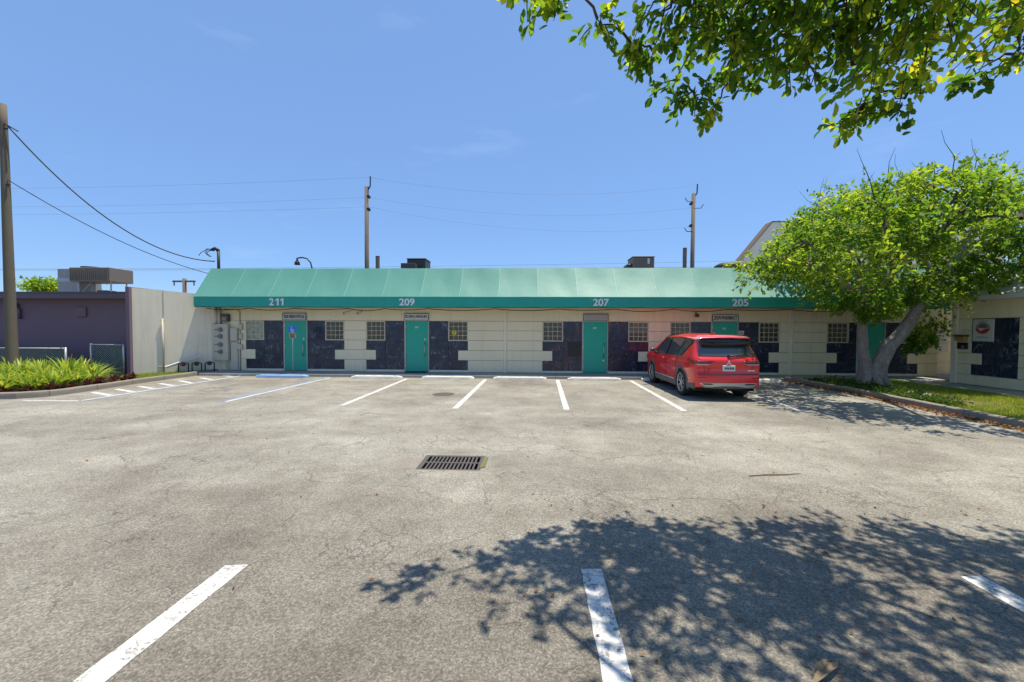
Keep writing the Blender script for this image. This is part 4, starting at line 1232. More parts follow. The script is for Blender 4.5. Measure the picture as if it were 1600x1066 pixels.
# letter boxes
mb1 = MB().box(WX - 0.16, WX - 0.015, 13.48, 13.76, 1.52, 1.66, 0.008).build('letter_box', 'mail_yellow')
tag(mb1, 'yellow letter box with rusty lid on the right wing beside the pilaster', 'letter box')
MB().box(WX - 0.20, WX - 0.01, 13.45, 13.78, 1.66, 1.72, 0.008).build('lid', 'rust_brown', mb1)
mo = MB().box(WX - 0.06, WX - 0.013, 13.47, 13.76, 1.25, 1.46, 0.006).build('meter_niche', 'shadow_black')
tag(mo, 'black open box on the right wing below the yellow letter box', 'box')
MB().box(WX - 0.07, WX - 0.061, 13.55, 13.62, 1.28, 1.36).build('dial', 'steel', mo)
mb2 = MB().box(16.55, 17.1, 16.80, 16.97, 0.98, 1.35, 0.01).build('letter_box', 'mail_white')
tag(mb2, 'white letter box in the shaded recess left of the pilaster', 'letter box')
MB().box(16.52, 17.13, 16.76, 16.98, 1.35, 1.39, 0.006).build('lid', 'mail_white', mb2)
MB().box(16.65, 16.85, 16.793, 16.799, 1.18, 1.21).build('slot', 'letter_dark', mb2)
mb3 = MB().box(16.75, 17.12, 16.85, 16.97, 1.50, 1.75, 0.01).build('bell_box', 'mail_white')
tag(mb3, 'small pale box above the white letter box in the recess', 'box')
MB().disc((16.95, 16.85, 1.64), (0, -1, 0), 0.03, 10, 0.01).build('button', 'letter_dark', mb3)
MB().box(16.72, 17.1, 16.80, 16.98, 1.80, 1.83).build('ledge', 'rust_brown', mb3)

# ------------------------------------------------------------------ vegetation
NR = np.random.default_rng(11)

def unit(a):
    return a / np.maximum(np.linalg.norm(a, axis=-1, keepdims=True), 1e-9)

def leaf_arrays(c, dirs, L, W, fold=0.18, obovate=False, rg=NR):
    """vertex array and faces for leaves based at c pointing along dirs"""
    n = len(c)
    dirs = unit(dirs)
    up = unit(rg.normal(size=(n, 3)) * 0.55 + np.array([0, 0, 1.0]))
    side = unit(np.cross(dirs, up))
    nor = np.cross(side, dirs)
    L = L[:, None]; W = W[:, None]
    if not obovate:
        P = np.stack([c, c + dirs * L * 0.5 + side * W * 0.5 + nor * W * fold, c + dirs * L, c + dirs * L * 0.5 - side * W * 0.5 + nor * W * fold], 1)
        F = np.arange(4 * n).reshape(n, 4)
        return P.reshape(-1, 3), F, 1
    droop = -nor * L * 0.08
    P = np.stack([c, c + dirs * L * 0.42 + side * W * 0.40 + nor * W * fold, c + dirs * L * 0.78 + side * W * 0.46 + nor * W * fold + droop,
                  c + dirs * L + droop * 2, c + dirs * L * 0.78 - side * W * 0.46 + nor * W * fold + droop, c + dirs * L * 0.42 - side * W * 0.40 + nor * W * fold], 1)
    b = np.arange(n)[:, None] * 6
    F = np.concatenate([b + np.array([[0, 3, 2, 1]]), b + np.array([[0, 5, 4, 3]])], 1).reshape(-1, 4)
    return P.reshape(-1, 3), F, 2

def mesh_np(name, P, F, tint, mat, parent=None, origin=None):
    me = bpy.data.meshes.new(name)
    org = np.array(origin if origin is not None else [P[:, 0].mean(), P[:, 1].mean(), P[:, 2].min()], dtype=float)
    P = P - org
    nv, nf, k = len(P), len(F), F.shape[1]
    me.vertices.add(nv); me.vertices.foreach_set('co', P.astype(np.float32).ravel())
    me.loops.add(nf * k); me.loops.foreach_set('vertex_index', F.astype(np.int32).ravel())
    me.polygons.add(nf); me.polygons.foreach_set('loop_start', np.arange(0, nf * k, k, dtype=np.int32))
    me.update(calc_edges=True)
    a = me.attributes.new('tint', 'FLOAT', 'FACE'); a.data.foreach_set('value', tint.astype(np.float32))
    me.materials.append(M[mat])
    o = bpy.data.objects.new(name, me); COL.objects.link(o)
    if parent is not None: o.parent = parent
    o.location = Vector(org) - (wloc(parent) if parent is not None else Vector((0, 0, 0)))
    ORIG[o.name] = Vector(org)
    return o

def interp(x, xs, ys): return float(np.interp(x, xs, ys))

def spray_leaves(center, rad, flat, nspray, per, Lm, Wm, outward, rg, droop=0.0):
    """sprays of leaves filling a clump: returns base points and directions and the twig lines"""
    C, D, tw = [], [], []
    for _ in range(nspray):
        v = unit(rg.normal(size=3)); v[2] *= flat
        p0 = np.array(center) + v * rad * rg.uniform(0.15, 0.7)
        ax = unit(v * 0.8 + np.array(outward) * 0.7 + rg.normal(size=3) * 0.45 + np.array([0, 0, -droop]))
        ln = rad * rg.uniform(0.45, 0.85)
        t = rg.uniform(0.05, 1.0, per)
        pts = p0 + ax * (t * ln)[:, None] + rg.normal(size=(per, 3)) * 0.025
        pts[:, 2] -= droop * 0.25 * ln * t ** 2
        dd = ax * 0.7 + rg.normal(size=(per, 3)) * 0.75 + np.array([0, 0, -0.25 * droop])
        C.append(pts); D.append(dd)
        tw.append((p0, p0 + ax * ln * 0.5, p0 + ax * ln - np.array([0, 0, droop * 0.25 * ln])))
    return np.concatenate(C), np.concatenate(D), tw

def grow(nodes, targets, r0, rg, jit=0.12):
    """tie each target to the nearest point of the branch work, return tubes as (points, radii)"""
    nodes = [np.array(q, float) for q in nodes]
    tubes = []
    todo = [np.array(t, float) for t in targets]
    while todo:
        best = None
        A_ = np.array(nodes)
        ds = [np.linalg.norm(A_ - t, axis=1) for t in todo]
        k = min(range(len(todo)), key=lambda i: ds[i].min())
        t = todo.pop(k); nn = nodes[int(ds[k].argmin())]
        ln = np.linalg.norm(t - nn)
        pts = []
        for i in range(6):
            u = i / 5
            q = nn * (1 - u) + t * u + (rg.normal(size=3) * jit * ln * 0.35 if 0 < i < 5 else 0) + np.array([0, 0, 0.12 * ln * math.sin(math.pi * u)])
            pts.append(q)
        ra = min(r0, 0.018 + 0.02 * ln)
        tubes.append((pts, [ra * (1 - 0.65 * i / 5) for i in range(6)]))
        nodes += pts[2:]
    return tubes

def limb(mb, pts, radii, n=14, rg=None, rough=0.0):
    """smooth tapered stem with lumpy cross-section"""
    P = [Vector(p) for p in pts]
    S, Rr = [], []
    for i in range(len(P) - 1):
        p0, p1, p2, p3 = P[max(i - 1, 0)], P[i], P[i + 1], P[min(i + 2, len(P) - 1)]
        for k in range(6):
            t = k / 6
            S.append(0.5 * ((2 * p1) + (-p0 + p2) * t + (2 * p0 - 5 * p1 + 4 * p2 - p3) * t * t + (-p0 + 3 * p1 - 3 * p2 + p3) * t ** 3))
            Rr.append(radii[i] * (1 - t) + radii[i + 1] * t)
    S.append(P[-1]); Rr.append(radii[-1])
    b = len(mb.v)
    mb.tube(S, Rr, n)
    if rough:
        ph = rg.uniform(0, 6.28, 6)
        for i in range(len(S)):
            for k in range(n):
                a = 2 * math.pi * k / n; idx = b + i * n + k
                q = Vector(mb.v[idx]) - S[i]
                s = 1 + rough * (math.sin(3 * a + ph[0] + 0.22 * i) * 0.6 + math.sin(5 * a + ph[1] - 0.35 * i) * 0.4 + math.sin(0.9 * i + ph[2] + a) * 0.35)
                mb.v[idx] = tuple(S[i] + q * s)

# ---- courtyard tree on the island
rg = np.random.default_rng(5)
tree = thing('courtyard_tree', (10.9, 12.9, 0.08), 'spreading bright green tree with forked grey trunk on the kerbed island', 'tree')
tk = MB()
limb(tk, [(10.98, 12.9, 0.0), (10.98, 12.9, 0.35), (11.12, 12.9, 0.85), (11.38, 12.88, 1.38), (11.74, 12.86, 1.85), (12.05, 12.82, 2.45), (12.43, 12.78, 2.95), (12.83, 12.7, 3.7), (13.2, 12.6, 4.4), (13.5, 12.4, 5.2)],
     [0.32, 0.235, 0.205, 0.19, 0.175, 0.135, 0.12, 0.10, 0.08, 0.05], 18, rg, 0.16)
limb(tk, [(10.80, 12.98, 0.0), (10.76, 13.0, 0.5), (10.68, 13.02, 1.1), (10.62, 13.03, 1.9), (10.52, 12.95, 2.8), (10.2, 12.75, 3.6), (9.6, 12.4, 4.4)], [0.26, 0.18, 0.14, 0.12, 0.10, 0.08, 0.05], 16, rg, 0.13)
for a in range(6):
    an = a * 1.05 + 0.3
    limb(tk, [(10.92 + 0.2 * math.cos(an), 12.93 + 0.18 * math.sin(an), 0.42), (10.92 + 0.36 * math.cos(an), 12.93 + 0.32 * math.sin(an), 0.14), (10.92 + 0.6 * math.cos(an), 12.93 + 0.52 * math.sin(an), 0.02)], [0.13, 0.12, 0.03], 8, rg, 0.1)
limb(tk, [(10.55, 12.97, 2.6), (9.6, 12.2, 3.1), (8.4, 11.8, 3.6), (7.3, 11.6, 3.9)], [0.11, 0.09, 0.065, 0.03], 10, rg, 0.08)
limb(tk, [(10.5, 12.9, 2.9), (10.3, 11.6, 3.5), (9.9, 10.2, 4.1), (9.3, 8.9, 4.4)], [0.10, 0.08, 0.06, 0.03], 10, rg, 0.08)
limb(tk, [(12.6, 12.74, 3.3), (11.8, 12.6, 4.4), (11.2, 12.3, 5.3), (10.6, 12.0, 6.0)], [0.10, 0.08, 0.06, 0.03], 10, rg, 0.08)
limb(tk, [(12.9, 12.7, 3.9), (13.9, 12.3, 4.6), (14.9, 11.8, 5.0), (15.9, 11.4, 5.3)], [0.075, 0.06, 0.045, 0.02], 10, rg, 0.08)
tk.build('trunk', 'bark_grey', tree, True)
blobs = []
tries = 0
while len(blobs) < 172 and tries < 60000:
    tries += 1
    x = rg.uniform(5.9, 16.6); y = rg.uniform(7.0, 16.4); z = rg.uniform(2.0, 7.5)
    ex, ey, ez = (x - 11.3) / 5.3, (y - 11.9) / 4.7, (z - 4.55) / 2.75
    e = math.sqrt(ex * ex + ey * ey + ez * ez)
    if e > 1.0 or (e < 0.55 and rg.random() < 0.75): continue
    if z > interp(x, [6, 7.0, 7.8, 8.8, 10.6, 12.4, 16.6], [3.8, 4.5, 5.0, 5.6, 6.1, 6.35, 6.2]): continue
    near_trunk = math.hypot(x - 10.5, y - 12.2) < 2.0
    if z < interp(x, [6, 8, 9.3, 10, 10.8, 12, 13, 14.2, 16], [3.4, 3.25, 3.1, 3.0, 3.05, 2.95, 2.85, 3.3, 3.7]) - (0.1 if near_trunk else 0): continue
    if y > 14.2 and z < 4.9: continue
    if x > 13.7 and z < 3.5: continue
    if x < 9.3 and (z - 2.35) / y < 0.10: continue
    if y < 10.5 and z < 3.5: continue
    if x / y < 0.56 or (z - 1.2) / y > interp(x / y, [0.5, 0.57, 0.66, 0.74, 0.92, 1.1], [0.17, 0.21, 0.29, 0.36, 0.41, 0.45]): continue
    if x > 9.5 and y < 12.5 - 0.2 * (x - 9.5) and rg.random() < 0.93: continue
    if any((x - b[0]) ** 2 + (y - b[1]) ** 2 + (z - b[2]) ** 2 < 0.62 ** 2 for b in blobs): continue
    blobs.append((x, y, z))
# foliage sprouting low on the trunk
blobs += [(9.7, 12.3, 2.75), (10.15, 12.2, 2.5), (10.75, 12.25, 2.55), (10.4, 12.4, 2.35), (12.5, 13.3, 1.85), (12.75, 13.2, 1.6), (13.0, 13.2, 2.0), (12.6, 13.3, 1.4)]
starts = [(12.4, 12.78, 2.95), (12.83, 12.7, 3.7), (13.2, 12.6, 4.4), (13.5, 12.4, 5.2), (10.52, 12.95, 2.8), (10.2, 12.75, 3.6), (9.6, 12.4, 4.4),
          (8.4, 11.8, 3.6), (7.3, 11.6, 3.9), (9.9, 10.2, 4.1), (9.3, 8.9, 4.4), (11.2, 12.3, 5.3), (10.6, 12.0, 6.0), (14.9, 11.8, 5.0), (15.9, 11.4, 5.3), (11.8, 12.6, 4.4), (11.7, 12.85, 1.85), (10.62, 13.03, 1.9)]
br = MB()
for pts, rr in grow(starts, blobs, 0.055, rg):
    br.tube(pts, rr, 5, False)
C, D, TT = [], [], []
for i, bpt in enumerate(blobs):
    low = i >= len(blobs) - 8
    outw = unit(np.array([bpt[0] - 11.3, bpt[1] - 11.9, (bpt[2] - 4.2) * 1.2]))
    rad = rg.uniform(0.55, 0.92) if not low else rg.uniform(0.36, 0.5)
    thin = 0.55 if (bpt[0] < 8.8 and bpt[2] > 4.4) else 1.0
    c, dd, tw = spray_leaves(bpt, rad, 0.75, int(22 * thin) if not low else 18, 15, 0, 0, outw, rg, 0.25)
    C.append(c); D.append(dd)
    base = rg.uniform(0.10, 0.70)
    TT.append(np.clip(base + rg.normal(size=len(c)) * 0.16, 0, 1))
    for t in tw[::3]:
        br.tube(t, [0.008, 0.006, 0.003], 3, False)
# bare winter twigs poking out of the top
for _ in range(46):
    bpt = blobs[int(rg.integers(0, len(blobs) - 8))]
    if bpt[2] < 4.6: continue
    q = np.array(bpt); pts = [q]
    dv = unit(np.array([rg.normal() * 0.6 - 0.25, rg.normal() * 0.4, 1.0]))
    for k in range(4):
        q = q + dv * 0.32 + rg.normal(size=3) * 0.06; pts.append(q)
    br.tube(pts, [0.012, 0.010, 0.008, 0.005, 0.003], 4, False)
br.build('branches', 'bark_brown', tree, True)
C = np.concatenate(C); D = np.concatenate(D); TT = np.concatenate(TT)
n_ = len(C)
P, F, fpl = leaf_arrays(C, D, rg.uniform(0.09, 0.165, n_), rg.uniform(0.05, 0.08, n_), rg=rg)
mesh_np('crown', P, F, np.repeat(TT, fpl), 'leaf_courtyard', tree)

# ---- tree overhanging the camera side of the lot
rg = np.random.default_rng(21)
ot = thing('overhanging_tree', (7.8, -2.2, 0.0), 'leafy branches of a near tree hanging into the top right of the view', 'tree')
tk = MB()
limb(tk, [(7.8, -2.2, -0.02), (7.75, -2.15, 0.8), (7.6, -2.0, 2.0), (7.3, -1.7, 3.2), (6.8, -1.2, 4.0)], [0.40, 0.30, 0.26, 0.24, 0.18], 16, rg, 0.1)
limb(tk, [(7.3, -1.7, 3.2), (6.4, 0.0, 4.1), (5.2, 1.6, 4.7), (3.9, 2.7, 4.85), (3.0, 3.4, 4.6), (2.9, 3.75, 4.2)], [0.15, 0.10, 0.06, 0.032, 0.018, 0.008], 10, rg, 0.08)
limb(tk, [(6.8, -1.2, 4.0), (5.0, -0.2, 4.8), (3.2, 1.0, 5.1), (1.8, 2.2, 5.0), (1.0, 3.0, 4.6)], [0.14, 0.09, 0.055, 0.03, 0.012], 10, rg, 0.08)
limb(tk, [(7.3, -1.7, 3.2), (7.2, 0.4, 4.2), (6.6, 2.0, 4.8), (5.6, 3.2, 4.8)], [0.15, 0.11, 0.08, 0.03], 10, rg, 0.08)
limb(tk, [(5.2, 1.6, 4.7), (4.6, 2.9, 4.8), (4.2, 3.6, 4.5)], [0.035, 0.022, 0.009], 8, rg, 0.08)
limb(tk, [(3.2, 1.0, 5.1), (2.4, 2.6, 5.0), (1.9, 3.5, 4.6)], [0.035, 0.022, 0.009], 8, rg, 0.08)
tk.build('trunk', 'bark_brown', ot, True)
EX = [-0.2, 0.45, 0.85, 1.45, 2.1, 3.0, 4.5, 6.0, 8.0, 10]
EY = [1.0, 2.7, 3.15, 3.6, 3.85, 3.95, 3.85, 3.8, 3.7, 3.4]
ZX = [-0.5, 0.3, 0.65, 1.05, 1.6, 2.1, 2.7, 3.1, 3.6, 4.0, 4.6, 6, 9]
ZZ = [4.75, 4.6, 4.42, 4.50, 4.22, 4.45, 4.45, 4.10, 4.2, 4.40, 4.6, 4.7, 4.6]
blobs = [(2.30, 3.45, 4.42), (2.5, 3.6, 4.46), (2.65, 3.45, 4.6), (2.78, 3.65, 4.38), (2.4, 3.25, 4.45), (2.9, 3.45, 4.55), (2.55, 3.15, 4.35), (2.2, 3.7, 4.4), (2.1, 3.2, 4.4)]
tries = 0
while len(blobs) < 165 and tries < 90000:
    tries += 1
    x = rg.uniform(-0.5, 9.0); y = rg.uniform(-1.8, 4.0); z = rg.uniform(4.0, 5.6)
    if y > interp(x, EX, EY): continue
    zl = interp(x, ZX, ZZ)
    if y > 3.0: 
        if z < zl or z > zl + 0.75: continue
    elif z < 4.45: continue
    if y < 2.7 and (rg.random() < (0.93 if y < 1.6 else 0.72)): continue
    if x < 1.35 and y < 3.0: continue
    if any((x - b[0]) ** 2 + (y - b[1]) ** 2 + (z - b[2]) ** 2 < (0.25 if y > 2.7 else 0.36) ** 2 for b in blobs): continue
    blobs.append((x, y, z))
hang = [(0.02, 3.02, 4.30), (0.28, 3.1, 4.42), (0.55, 3.3, 4.32), (1.55, 3.82, 3.98), (1.75, 3.85, 3.92), (1.42, 3.8, 4.10), (3.02, 3.9, 3.78), (3.15, 3.92, 3.95), (3.25, 3.88, 4.05), (3.5, 3.9, 3.98), (3.62, 3.9, 4.1),
        (1.95, 3.9, 4.2), (0.9, 3.55, 4.28), (1.1, 3.65, 4.3), (4.1, 3.85, 4.2), (4.35, 3.8, 4.3), (2.3, 3.9, 4.32)]
starts = [(6.4, 0, 4.1), (5.2, 1.6, 4.7), (3.9, 2.7, 4.85), (3.0, 3.4, 4.6), (5.0, -0.2, 4.8), (3.2, 1.0, 5.1), (1.8, 2.2, 5.0), (1.0, 3.0, 4.6), (7.2, 0.4, 4.2), (6.6, 2.0, 4.8), (5.6, 3.2, 4.8), (4.2, 3.6, 4.5), (1.9, 3.5, 4.6), (2.9, 3.75, 4.2)]
br = MB()
for pts, rr in grow(starts, blobs + hang, 0.013, rg):
    br.tube(pts, rr, 5, False)
C, D, TT = [], [], []
for i, bpt in enumerate(blobs + hang):
    h_ = i >= len(blobs)
    outw = np.array([-0.35, 0.5, -0.15])
    rad = rg.uniform(0.38, 0.56) if not h_ else rg.uniform(0.14, 0.24)
    c, dd, tw = spray_leaves(bpt, rad, 0.7, 12 if not h_ else 6, 12 if not h_ else 10, 0, 0, outw, rg, 0.45)
    C.append(c); D.append(dd)
    base = rg.uniform(0.15, 0.75)
    t = np.clip(base + rg.normal(size=len(c)) * 0.15, 0, 0.93); t[rg.random(len(c)) < 0.012] = 1.0
    TT.append(t)
    for t in tw:
        br.tube(t, [0.006, 0.005, 0.003], 4, False)
br.build('branches', 'bark_brown', ot, True)
C = np.concatenate(C); D = np.concatenate(D); TT = np.concatenate(TT); n_ = len(C)
LL = rg.uniform(0.06, 0.115, n_); WW = LL * rg.uniform(0.48, 0.62, n_)
# the leaves that show largest: nearest to the photographer's spot inside the view
dist = np.linalg.norm(C - np.array([0, 0, 1.807]), axis=1)
inview = (C[:, 1] > 2.6) & ((C[:, 2] - 1.807) / np.maximum(C[:, 1], 0.1) < 0.80)
order = np.argsort(np.where(inview, dist, 1e9))
big = order[:300]; rest = np.setdiff1d(np.arange(n_), big)
P, F, fpl = leaf_arrays(C[rest], D[rest], LL[rest], WW[rest], obovate=True, rg=rg)
crown = mesh_np('crown', P, F, np.repeat(TT[rest], fpl), 'leaf_overhead', ot)
crown['kind'] = 'stuff'
protos = []
for q in range(6):
    P, F, fpl = leaf_arrays(np.zeros((1, 3)), np.array([[0, 1.0, 0]]), np.array([0.11]), np.array([0.11 * (0.48 + 0.025 * q)]), obovate=True, rg=np.random.default_rng(100 + q))
    protos.append((P, F, 0.12 + 0.15 * q))
pm = []
for P, F, tnt in protos:
    o = mesh_np('leaf', P, F, np.full(len(F), tnt), 'leaf_overhead', crown, origin=(0, 0, 0)); pm.append(o.data); bpy.data.objects.remove(o)
for j, k in enumerate(big):
    o = bpy.data.objects.new('leaf', pm[int(rg.integers(0, 6))]); COL.objects.link(o); o.parent = crown
    o.location = Vector(C[k]) - wloc(crown)
    o.rotation_euler = Vector(D[k]).to_track_quat('Y', 'Z').to_euler()
    s = LL[k] / 0.11; o.scale = (s, s, s)

# ---- far tree over the purple roof
ft = thing('far_tree', (-37, 30, 0), 'distant round green treetop showing over the purple roof', 'tree')
MB().tube([(-37, 30, 0), (-37, 30, 4.5)], [0.3, 0.2], 8).build('trunk', 'bark_brown', ft)
c = []
for _ in range(26):
    q = unit(rg.normal(size=3)) * np.array([2.6, 1.6, 0.55]) * rg.uniform(0.3, 1) + np.array([-37, 30, 4.9])
    c.append(q + rg.normal(size=(130, 3)) * np.array([0.5, 0.5, 0.22]))
c = np.concatenate(c); P, F, fpl = leaf_arrays(c, rg.normal(size=c.shape), np.full(len(c), 0.28), np.full(len(c), 0.16), rg=rg)
mesh_np('crown', P, F, np.clip(rg.normal(0.45, 0.18, len(c)), 0, 1), 'leaf_courtyard', ft)

# ---- strap-leaved plants in the bed
def strap_mesh(seed, nblade, hgt, wid, spread, mat):
    r = np.random.default_rng(seed)
    V, Fc, T = [], [], []
    for _ in range(nblade):
        a = r.uniform(0, 2 * math.pi); lean = r.uniform(0.12, spread); L = hgt * r.uniform(0.65, 1.12); w = wid * r.uniform(0.7, 1.2)
        dv = np.array([math.cos(a), math.sin(a), 0]); sd = np.array([-dv[1], dv[0], 0])
        b = len(V); tnt = r.uniform(0, 1)
        for i in range(5):
            t = i / 4
            out = lean * L * (0.25 * t + 0.75 * t * t); up = L * (t - 0.42 * lean * t * t)
            p = dv * (0.03 + out) + np.array([0, 0, up])
            ww = w * (0.55 + 0.9 * t if t < 0.5 else 1.0 * (1.35 - 1.3 * (t - 0.5) * 2)) * 0.5
            ww = max(ww, 0.001)
            V += [p - sd * ww + dv * ww * 0.25, p + sd * ww + dv * ww * 0.25]
        for i in range(4):
            Fc.append([b + 2 * i, b + 2 * i + 1, b + 2 * i + 3, b + 2 * i + 2]); T.append(tnt)
    o = mesh_np('strap', np.array(V), np.array(Fc), np.array(T), mat, origin=(0, 0, 0))
    me = o.data; bpy.data.objects.remove(o)
    return me
straps = [strap_mesh(40 + i, 46, 0.78, 0.062, 1.15, 'leaf_strap') for i in range(5)]
burg = [strap_mesh(60 + i, 46, 0.26, 0.045, 1.25, 'leaf_burgundy') for i in range(3)]
rp_ = random.Random(12)
spots = []
for _ in range(6000):
    x = rp_.uniform(-19.5, -13.1); y = rp_.uniform(9.75, 13.2)
    if x < -1.42 * y - 0.6: continue
    if x > -13.5 and y < 10.0: continue
    if x > np.interp(y, [10, 10.6, 11.2, 12.0, 13.2], [-13.5, -13.2, -13.25, -13.55, -15.0]): continue
    if math.hypot(x + 17.02, y - 12.45) < 0.35: continue
    if any((x - a) ** 2 + (y - b) ** 2 < 0.33 ** 2 for a, b in spots): continue
    spots.append((x, y))
for x, y in spots:
    o = bpy.data.objects.new('strap_plant', rp_.choice(straps)); COL.objects.link(o)
    o.location = (x, y, 0.08); o.rotation_euler = (0, 0, rp_.uniform(0, 6.28)); s = rp_.uniform(0.62, 1.15) * (0.80 if (y < 10.6 or x > -13.9) else 1.0); o.scale = (s, s, s * rp_.uniform(0.8, 1.15)); o.rotation_euler[0] = rp_.uniform(-0.18, 0.18); o.rotation_euler[1] = rp_.uniform(-0.18, 0.18)
    if math.hypot(x + 17.02, y - 12.45) < 1.3: zone = 'round the foot of the leaning pole'
    elif y < 10.5 and x > -14.1: zone = 'at the curved corner of the bed kerb'
    elif y < 10.5: zone = 'along the front of the bed at the left edge'
    elif x > -14.3: zone = 'at the right-hand end of the bed above the burgundy plants'
    elif y > 12.2: zone = 'at the back of the bed against the chain link fence'
    elif y < 11.4: zone = 'in the second row of the bed, just behind the front row'
    else: zone = 'in the middle of the bed'
    tag(o, 'yellow-green strap-leaved plant ' + zone, 'plant', 'strap-leaved plants in the bed')
edge = [(-13.02, 10.35), (-12.98, 10.8), (-13.02, 11.2), (-13.05, 11.6), (-13.1, 12.0), (-13.12, 12.35), (-13.2, 9.95), (-13.6, 9.75), (-14.1, 9.68), (-14.7, 9.66), (-13.35, 11.8), (-13.3, 12.2), (-13.15, 12.65)]
for x, y in edge:
    o = bpy.data.objects.new('burgundy_plant', rp_.choice(burg)); COL.objects.link(o)
    o.location = (x, y, 0.08); o.rotation_euler = (0, 0, rp_.uniform(0, 6.28)); s = rp_.uniform(0.85, 1.25); o.scale = (s, s, s)
    tag(o, 'low burgundy rosette plant ' + ('on the front edge of the bed' if y < 10.1 else 'along the side kerb by the hatched lane'), 'plant', 'burgundy plants along the bed kerb')

# ---- lawn, weeds, litter
def blades(name, pts, h, w, tint, mat, label, rg, cat='grass'):
    n = len(pts); a = rg.uniform(0, 2 * math.pi, n)
    sd = np.stack([np.cos(a), np.sin(a), np.zeros(n)], 1) * w[:, None]
    tip = pts + np.stack([rg.normal(size=n) * 0.4 * h, rg.normal(size=n) * 0.4 * h, h], 1)
    P = np.stack([pts - sd, pts + sd, tip], 1).reshape(-1, 3)
    o = mesh_np(name, P, np.arange(3 * n).reshape(n, 3), tint, mat)
    tag(o, label, cat, None, 'stuff')
    return o
n = 52000
gx = rg.uniform(9.42, 13.08, n); gy = rg.uniform(6.2, 14.66, n)
fld = np.sin(gx * 2.1 + 1.3 * np.sin(gy * 1.3)) + np.sin(gy * 1.7 + np.sin(gx * 2.6)) + rg.normal(size=n) * 0.7
keep = (fld > -1.3) & (np.hypot(gx - 10.9, gy - 12.9) > 0.55)
pts = np.stack([gx, gy, np.full(n, 0.073)], 1)[keep]; k_ = len(pts)
blades('lawn_grass', pts, rg.uniform(0.03, 0.085, k_), rg.uniform(0.004, 0.008, k_), np.clip(0.5 - 0.13 * fld[keep] + rg.normal(size=k_) * 0.18, 0, 1), 'grass_blade', 'short patchy sunlit grass on the tree island', rg)
n = 9000
t = rg.uniform(0, 1, n); gy = 12.6 + 3.1 * t; gx = -12.88 - rg.uniform(0, 1, n) * np.interp(gy, [12.6, 14.3, 15.0, 15.7], [1.6, 1.35, 0.75, 0.2])
pts = np.stack([gx, gy, np.full(n, 0.083)], 1)
blades('verge_grass', pts, rg.uniform(0.04, 0.10, n), rg.uniform(0.004, 0.008, n), np.clip(rg.normal(0.4, 0.2, n), 0, 1), 'grass_blade', 'strip of grass between the bed kerb and the cream side wall', rg)
# low weeds round the trunk and along the kerb
C, D = [], []
for _ in range(230):
    y = rg.uniform(9.6, 14.3); x = interp(y, [9.6, 11, 12.5, 14.3], [9.8, 10.1, 10.5, 10.2]) + rg.normal() * interp(y, [9.6, 12, 14.3], [0.12, 0.35, 0.4])
    c = np.array([x, y, 0.09]) + np.abs(rg.normal(size=(26, 3))) * np.array([0.10, 0.10, 0.07]) * rg.choice([-1, 1], size=(26, 3)) * np.array([1, 1, 0]) + np.array([0, 0, 1]) * np.abs(rg.normal(size=(26, 1))) * 0.06
    C.append(c); D.append(rg.normal(size=(26, 3)) + np.array([0, 0, 0.5]))
C = np.concatenate(C); D = np.concatenate(D); n_ = len(C)
C[:, 0] = np.maximum(C[:, 0], 9.66)
P, F, fpl = leaf_arrays(C, D, rg.uniform(0.05, 0.09, n_), rg.uniform(0.03, 0.05, n_), rg=rg)
tag(mesh_np('ground_cover', P, F, np.clip(rg.normal(0.45, 0.25, n_), 0, 1), 'leaf_weed'), 'low dark weeds round the tree foot and along the island kerb', 'weeds', None, 'stuff')
# dry leaves drifted against the kerb
n = 1700
gy = 6.0 + 8.3 * rg.uniform(0, 1, n) ** 1.0; off = np.abs(rg.normal(size=n)) * np.interp(gy, [6, 9, 11, 14], [0.14, 0.16, 0.10, 0.12])
gx = np.interp(gy, [4, 7.6, 8.8, 10.4, 12, 13.3, 14.3], [9.2, 9.24, 9.28, 9.36, 9.46, 9.44, 9.36]) - 0.02 - off
C = np.stack([gx, gy, np.full(n, 0.012) + 0.02 * rg.random(n)], 1); D = rg.normal(size=(n, 3)) * np.array([1, 1, 0.25])
P, F, fpl = leaf_arrays(C, D, rg.uniform(0.05, 0.09, n), rg.uniform(0.025, 0.045, n), rg=rg)
tag(mesh_np('fallen_leaves', P, F, rg.random(n), 'leaf_fallen'), 'rust-brown fallen leaves drifted along the island kerb', 'leaves', None, 'stuff')
n = 210
C = np.stack([rg.uniform(-6, 8, n), rg.uniform(1.8, 9, n), np.full(n, 0.01)], 1)
C[: n // 2, 0] = rg.uniform(0, 5, n // 2); C[: n // 2, 1] = rg.uniform(1.8, 4.2, n // 2)
D = rg.normal(size=(n, 3)) * np.array([1, 1, 0.15])
P, F, fpl = leaf_arrays(C, D, rg.uniform(0.025, 0.05, n), rg.uniform(0.012, 0.025, n), rg=rg)
tag(mesh_np('leaf_litter', P, F, rg.random(n), 'leaf_fallen'), 'small dry leaves scattered over the open asphalt', 'leaves', None, 'stuff')

